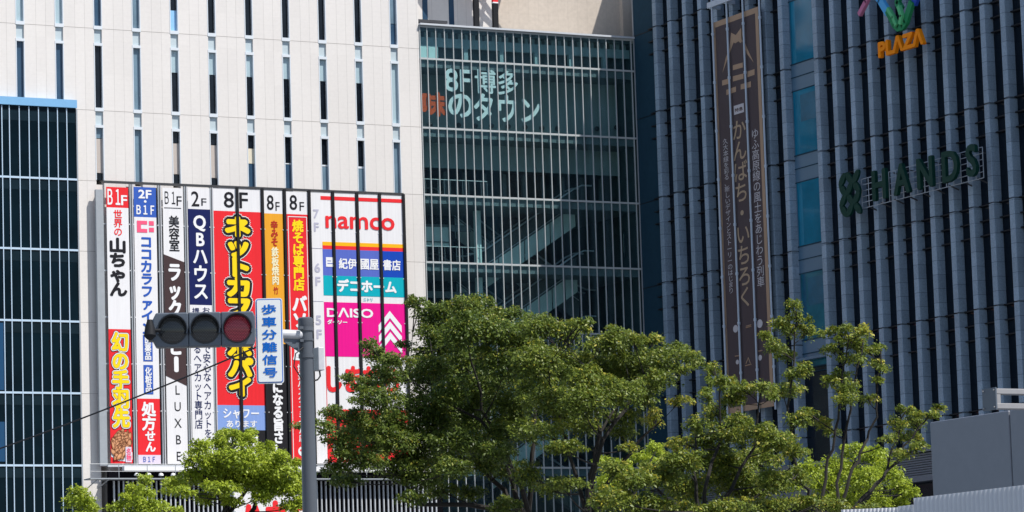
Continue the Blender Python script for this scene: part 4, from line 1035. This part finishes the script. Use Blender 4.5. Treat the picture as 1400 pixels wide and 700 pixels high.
def tree(name, label, cat, Y, base_px, limbs, clumps, leaf, dens, lm, depth=1.0, r0=.11, tintb=0.0, group=None):
    b0 = at(base_px, 900, Y=Y); base = Vector((b0[0], Y, .14))
    root = empty(name, tuple(base), label, cat, group)
    q = MB(); nodes_ = []
    for lb in limbs:
        P = [Vector(at(px, py, Y=Y+dy)) for px, py, dy in lb]
        P = [base + Vector((random.uniform(-.05, .05), random.uniform(-.05, .05), 0))] + P
        pts = []
        for i in range(len(P)-1):
            for s_ in range(4): pts.append(P[i].lerp(P[i+1], s_/4) + Vector((random.gauss(0, .02), random.gauss(0, .02), 0))*(1 if i or s_ else 0))
        pts.append(P[-1]); n = len(pts)
        rs = [max(.012, r0*(1-i/(n-1))**.8*.62 + .009) for i in range(n)]
        q.tube(pts, rs, 7); nodes_ += [(p_, r_) for p_, r_ in zip(pts, rs)][3:]
    for c in clumps:
        dY = c[4] if len(c) > 4 else 0
        e = Vector(at(c[0], c[1]+c[3]*.3, Y=Y+dY))
        cand = [(p_-e).length + 2.0*max(0, p_.z-e.z+.1) for p_, r_ in nodes_]
        i = int(np.argmin(cand)); s_, r_ = nodes_[i]
        mid = s_.lerp(e, .5) + Vector((random.gauss(0, .06), random.gauss(0, .06), -.06*(e-s_).length))
        pts = [s_*(1-t)**2 + mid*2*t*(1-t) + e*t*t for t in np.linspace(0, 1, 7)]
        q.tube(pts, [max(.006, min(r_*.6, .020)*(1-.8*t)) for t in np.linspace(0, 1, 7)], 5)
        mpp = (e-Vector(CAM)).length/F_PX
        for _ in range(3):
            f = e + Vector((random.uniform(-.8, .8)*c[2]*mpp, random.uniform(-.5, .5)*c[2]*mpp, random.uniform(-.2, .9)*c[3]*mpp))
            q.tube([pts[4], pts[4].lerp(f, .55)+Vector((0, 0, .02)), f], [.011, .007, .004], 4)
    q.build('trunk', M['bark'], root, smooth=True)
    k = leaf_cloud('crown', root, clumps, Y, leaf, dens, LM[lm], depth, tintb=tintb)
    return root, k

def withd(cl, depth, seed):
    r_ = random.Random(seed); out_ = []
    for c in cl:
        c = list(c); d = r_.uniform(-depth, depth)
        if len(c) == 4: c.append(d)
        else: c[4] = d if c[4] is None else c[4]
        out_.append(tuple(c))
    return out_
A_CL = [(568,414,12,8),(586,428,16,12),(610,427,22,15),(640,418,26,13,None,.12),(656,410,14,8),(672,428,16,10,None,.1),(697,430,20,10),(590,452,20,18),(632,450,32,22),(680,452,32,20),(578,482,12,12),
 (503,470,9,7),(513,485,14,10),(540,492,22,11),(528,512,26,14),(478,517,10,4),(500,525,18,9),(578,512,30,19),(635,495,38,24),(690,495,38,26),(520,543,34,15),(578,553,38,21),(640,548,40,24),(698,545,34,24),
 (452,562,15,7),(480,570,26,11),(445,585,11,9),(470,600,26,14),(520,588,33,18),(570,600,38,20),(628,602,36,20),(690,590,26,18),(500,628,33,14),(550,640,36,16),(458,640,20,9),(620,640,24,14),(600,668,18,10),(662,632,20,16),
 (412,582,9,3.5),(428,577,6,3),(555,470,9,5),(735,436,20,10),(710,462,25,18),(560,680,22,8),(640,672,20,10),(690,640,20,14),(470,655,22,8),(690,690,22,10),(490,588,24,13),(512,608,26,13),(542,602,28,16),(560,628,28,14),(600,630,30,15),(640,578,32,18),(600,574,30,18),(520,568,26,12),(680,615,26,14),(615,535,30,16),(650,612,24,14),(545,576,26,14),(475,618,20,9),(590,500,28,18),(660,525,30,18),(612,470,26,16),(580,655,26,12),(700,575,24,14)]
B_CL = [(735,448,22,14),(770,452,26,16),(793,440,12,7),(797,447,6,5),(839,450,6,4),(845,462,18,10),(828,468,28,15),(865,462,14,8,None,.12),(885,466,16,6,None,.2),(896,463,8,4,None,.25),(925,478,20,9),(944,488,12,8),(955,497,6,4),(902,488,28,15),(870,496,33,20),(820,500,38,23),(770,495,38,26),(735,492,30,26),
 (928,503,16,7),(900,517,24,13),(850,535,34,19),(800,548,38,20),(755,545,36,22),(880,545,18,11),(930,547,12,5,None,.3),(892,572,10,14,None,.3),(850,570,24,11),(790,580,34,13),(735,588,32,16),(770,610,26,9),(860,612,10,6,None,.2),(775,660,28,8),(720,648,18,18),(750,668,20,9),(850,590,18,7),(805,520,30,20,None,.1),(850,515,30,18),(735,525,26,16),(775,560,26,14),(885,528,18,10)]
C_CL = [(1083,417,10,6),(1091,434,13,6),(1064,444,12,8),(1084,450,17,7),(1104,453,8,8),(1050,459,7,4),(1061,473,12,8),(1074,485,10,7),(1085,510,13,9),(1100,503,7,7),(1080,532,19,8),(1070,537,12,5),(1134,454,11,6),(1154,449,9,4),(1160,463,13,7),(1181,454,9,8,None,.2),(1170,470,14,7),(1136,478,10,6),(1165,490,16,7),(1186,480,9,7),(1200,496,8,4),(1208,504,5,3),(1150,513,11,8),(1134,520,10,5),(1160,530,16,9),(1155,545,13,8),(1188,545,10,5),(1090,574,14,10),(1106,565,10,8),(1126,579,12,6,None,.2),(1140,590,7,4),
 (1240,560,10,6),(1226,579,11,9),(1250,576,12,10),(1270,566,13,4),(1284,558,6,3),(1240,597,17,7),(1214,601,10,6),(1255,612,12,7),(1235,622,12,6),(1202,474,6,3),(1199,520,6,3)]
D_CL = [(840,640,18,10),(868,655,28,13),(900,645,28,15),(935,630,26,17),(832,680,28,16),(882,688,38,16),(940,665,38,20),(1000,645,38,20),(975,562,15,11),(952,580,14,10),(1000,592,27,15),(1042,590,24,12),(1012,574,17,9),(1062,602,26,12),(1085,617,18,9),(1030,625,36,16),(978,625,32,17),(960,600,22,12),
 (1020,665,40,18),(1058,655,24,14),(1000,692,42,12),(1060,690,28,11),(1100,688,20,10),(930,605,14,9,None,.15),(975,505,7,9),(985,519,16,7),(1010,529,20,8),(1000,546,15,8),(1040,528,17,7),(1052,540,8,4),(965,540,6,8),(1140,690,18,8),(1090,650,16,10),(1190,694,14,5),(940,700,40,14),(860,715,40,14),(1020,720,44,14)]
E_CL = [(828,630,11,9),(848,636,13,9),(880,626,13,9),(895,614,9,9),(910,630,12,9),(865,650,20,10),(835,660,20,12)]
F_CL = [(1150,640,24,17),(1170,614,17,8),(1195,622,18,12),(1212,645,20,16),(1180,655,25,18),(1232,664,12,12),(1246,672,8,8),(1130,660,20,18),(1152,682,24,13),(1200,685,25,13),(1105,640,15,11),(1085,660,14,10),(1230,688,12,7),(1150,720,40,16),(1210,716,30,14)]
G_CL = [(320,594,9,6),(336,600,12,8),(300,604,13,9),(275,610,13,8),(262,626,9,11),(290,630,20,15),(330,624,25,16),(365,614,11,9),(380,624,13,8),(356,635,22,14),(390,640,13,9),(404,634,7,5),(412,655,12,10),(417,672,8,9),(396,665,16,13),(370,660,20,13),(330,656,24,13),(290,655,20,13),(264,650,13,11),(240,660,13,8),(231,668,6,6),(250,672,12,6),(278,680,12,8),(318,684,12,6),(400,690,18,11),(355,680,10,6),(345,590,4,3),(310,590,6,4),(330,715,40,12),(400,718,20,10),(310,640,26,16),(350,650,26,14),(285,645,20,12),(372,642,18,14),(300,665,24,9),(365,672,18,8)]
H_CL = [(105,672,11,7),(95,686,7,7),(116,685,13,10),(126,696,8,7),(110,706,16,10)]
I_CL = [(190,685,18,6),(214,690,18,6),(160,692,13,6),(236,696,10,4),(176,680,11,5),(195,700,30,8),(196,656,7,6),(183,668,9,6),(200,672,8,6),(190,715,36,10)]
nleaf = 0
_, k = tree('zelkova_tree', 'large dark olive tree in the centre spreading left over the tenant board', 'tree', 55, 706,
    [[(712,700,0),(690,620,.3),(660,560,.2),(640,470,0)], [(700,700,.3),(640,690,.2),(575,690,0),(545,650,-.2),(500,590,0)], [(724,700,0),(726,620,-.3),(735,540,0),(700,450,.2)], [(712,700,.2),(660,640,.6),(620,590,.4),(590,480,.2)], [(730,720,-.2),(690,615,-.6),(655,575,-.3),(560,520,0)]],
    withd(A_CL, 1.3, 1), .056, 4.6, 'deep', r0=.085); nleaf += k
_, k = tree('zelkova_tree', 'broad olive tree right of centre whose crown tips reach the granite fins', 'tree', 52, 808,
    [[(802,700,0),(812,640,.2),(818,590,0),(800,500,.2)], [(812,700,.1),(808,650,0),(822,590,-.3),(860,520,0)], [(816,690,0),(845,640,.3),(875,600,.2),(905,575,0)], [(800,690,.2),(790,660,.2),(770,590,.3),(750,500,0)], [(806,670,0),(825,600,-.5),(880,520,-.2),(930,485,0)]],
    withd(B_CL, 1.2, 2), .056, 3.7, 'olive', r0=.07); nleaf += k
_, k = tree('slender_tree', 'sparse multi-stemmed tree with separate leaf tufts in front of the fins', 'tree', 50, 1125,
    [[(1118,700,0),(1096,660,0),(1084,620,.1),(1078,560,0),(1085,470,0),(1088,425,0)], [(1122,700,0),(1130,640,.1),(1142,590,0),(1150,520,0),(1160,465,0)], [(1142,700,0),(1150,620,.2),(1165,540,0),(1180,465,0)], [(1148,700,0),(1166,640,0),(1186,600,.1),(1200,560,0),(1204,480,0)], [(1160,700,0),(1200,660,0),(1226,630,.1),(1250,590,0),(1278,562,0)], [(1165,700,0),(1205,655,.2),(1225,600,.1),(1238,562,0)]],
    withd(C_CL, .5, 3), .055, 3.6, 'olive', r0=.042, tintb=.08); nleaf += k
_, k = tree('zelkova_tree', 'low bushy yellowish tree between the broad olive tree and the slender multi-stemmed one', 'tree', 48, 960,
    [[(960,720,0),(965,660,0),(985,600,.2),(985,520,0)], [(965,720,0),(1000,670,0),(1030,610,.1),(1040,535,0)], [(950,720,.2),(910,680,.2),(880,650,0)], [(955,720,-.2),(950,640,-.2),(950,585,0)], [(965,730,.1),(1020,690,.3),(1080,640,0)]],
    withd(D_CL, 1.0, 4), .055, 3.9, 'olive', r0=.06, tintb=.10); nleaf += k
GR = 'bright green rounded trees on the plaza'
_, k = tree('camphor_tree', 'bright green tree glimpsed behind the stem of the broad olive tree', 'tree', 70, 860, [[(860,690,0),(862,650,0),(850,636,0)], [(862,690,0),(880,650,0),(895,620,0)]], withd(E_CL, .6, 5), .068, 5.4, 'bright', r0=.08, group=GR); nleaf += k
_, k = tree('camphor_tree', 'bright green rounded tree behind the slender multi-stemmed one, by the hoarding', 'tree', 66, 1165, [[(1165,700,0),(1160,660,0),(1170,622,0)], [(1168,700,0),(1195,670,0),(1212,650,0)], [(1160,700,0),(1130,670,0)]], withd(F_CL, .9, 6), .066, 5.4, 'bright', r0=.09, group=GR); nleaf += k
_, k = tree('camphor_tree', 'bright green rounded tree in front of the banner feet, left of the pole', 'tree', 68, 312, [[(309,700,0),(306,660,0),(312,620,0)], [(312,705,0),(335,670,.2),(365,640,0)], [(308,690,0),(285,660,-.2),(268,640,0)], [(345,700,.2),(352,680,.2),(395,660,0)]], withd(G_CL, .9, 7), .068, 5.4, 'bright', r0=.10, group=GR); nleaf += k
_, k = tree('camphor_tree', 'small bright green tree top at the foot of the dark glazed bay', 'tree', 72, 110, [[(110,720,0),(108,690,0),(106,675,0)]], withd(H_CL, .5, 8), .068, 5.4, 'bright', r0=.07, group=GR); nleaf += k
_, k = tree('camphor_tree', 'low wide bright green tree top under the leftmost banners', 'tree', 74, 195, [[(195,730,0),(192,700,0),(186,672,0)], [(196,730,0),(215,700,0)], [(194,730,0),(165,700,0)]], withd(I_CL, .6, 9), .068, 5.4, 'bright', r0=.07, group=GR); nleaf += k
print('leaves', nleaf)
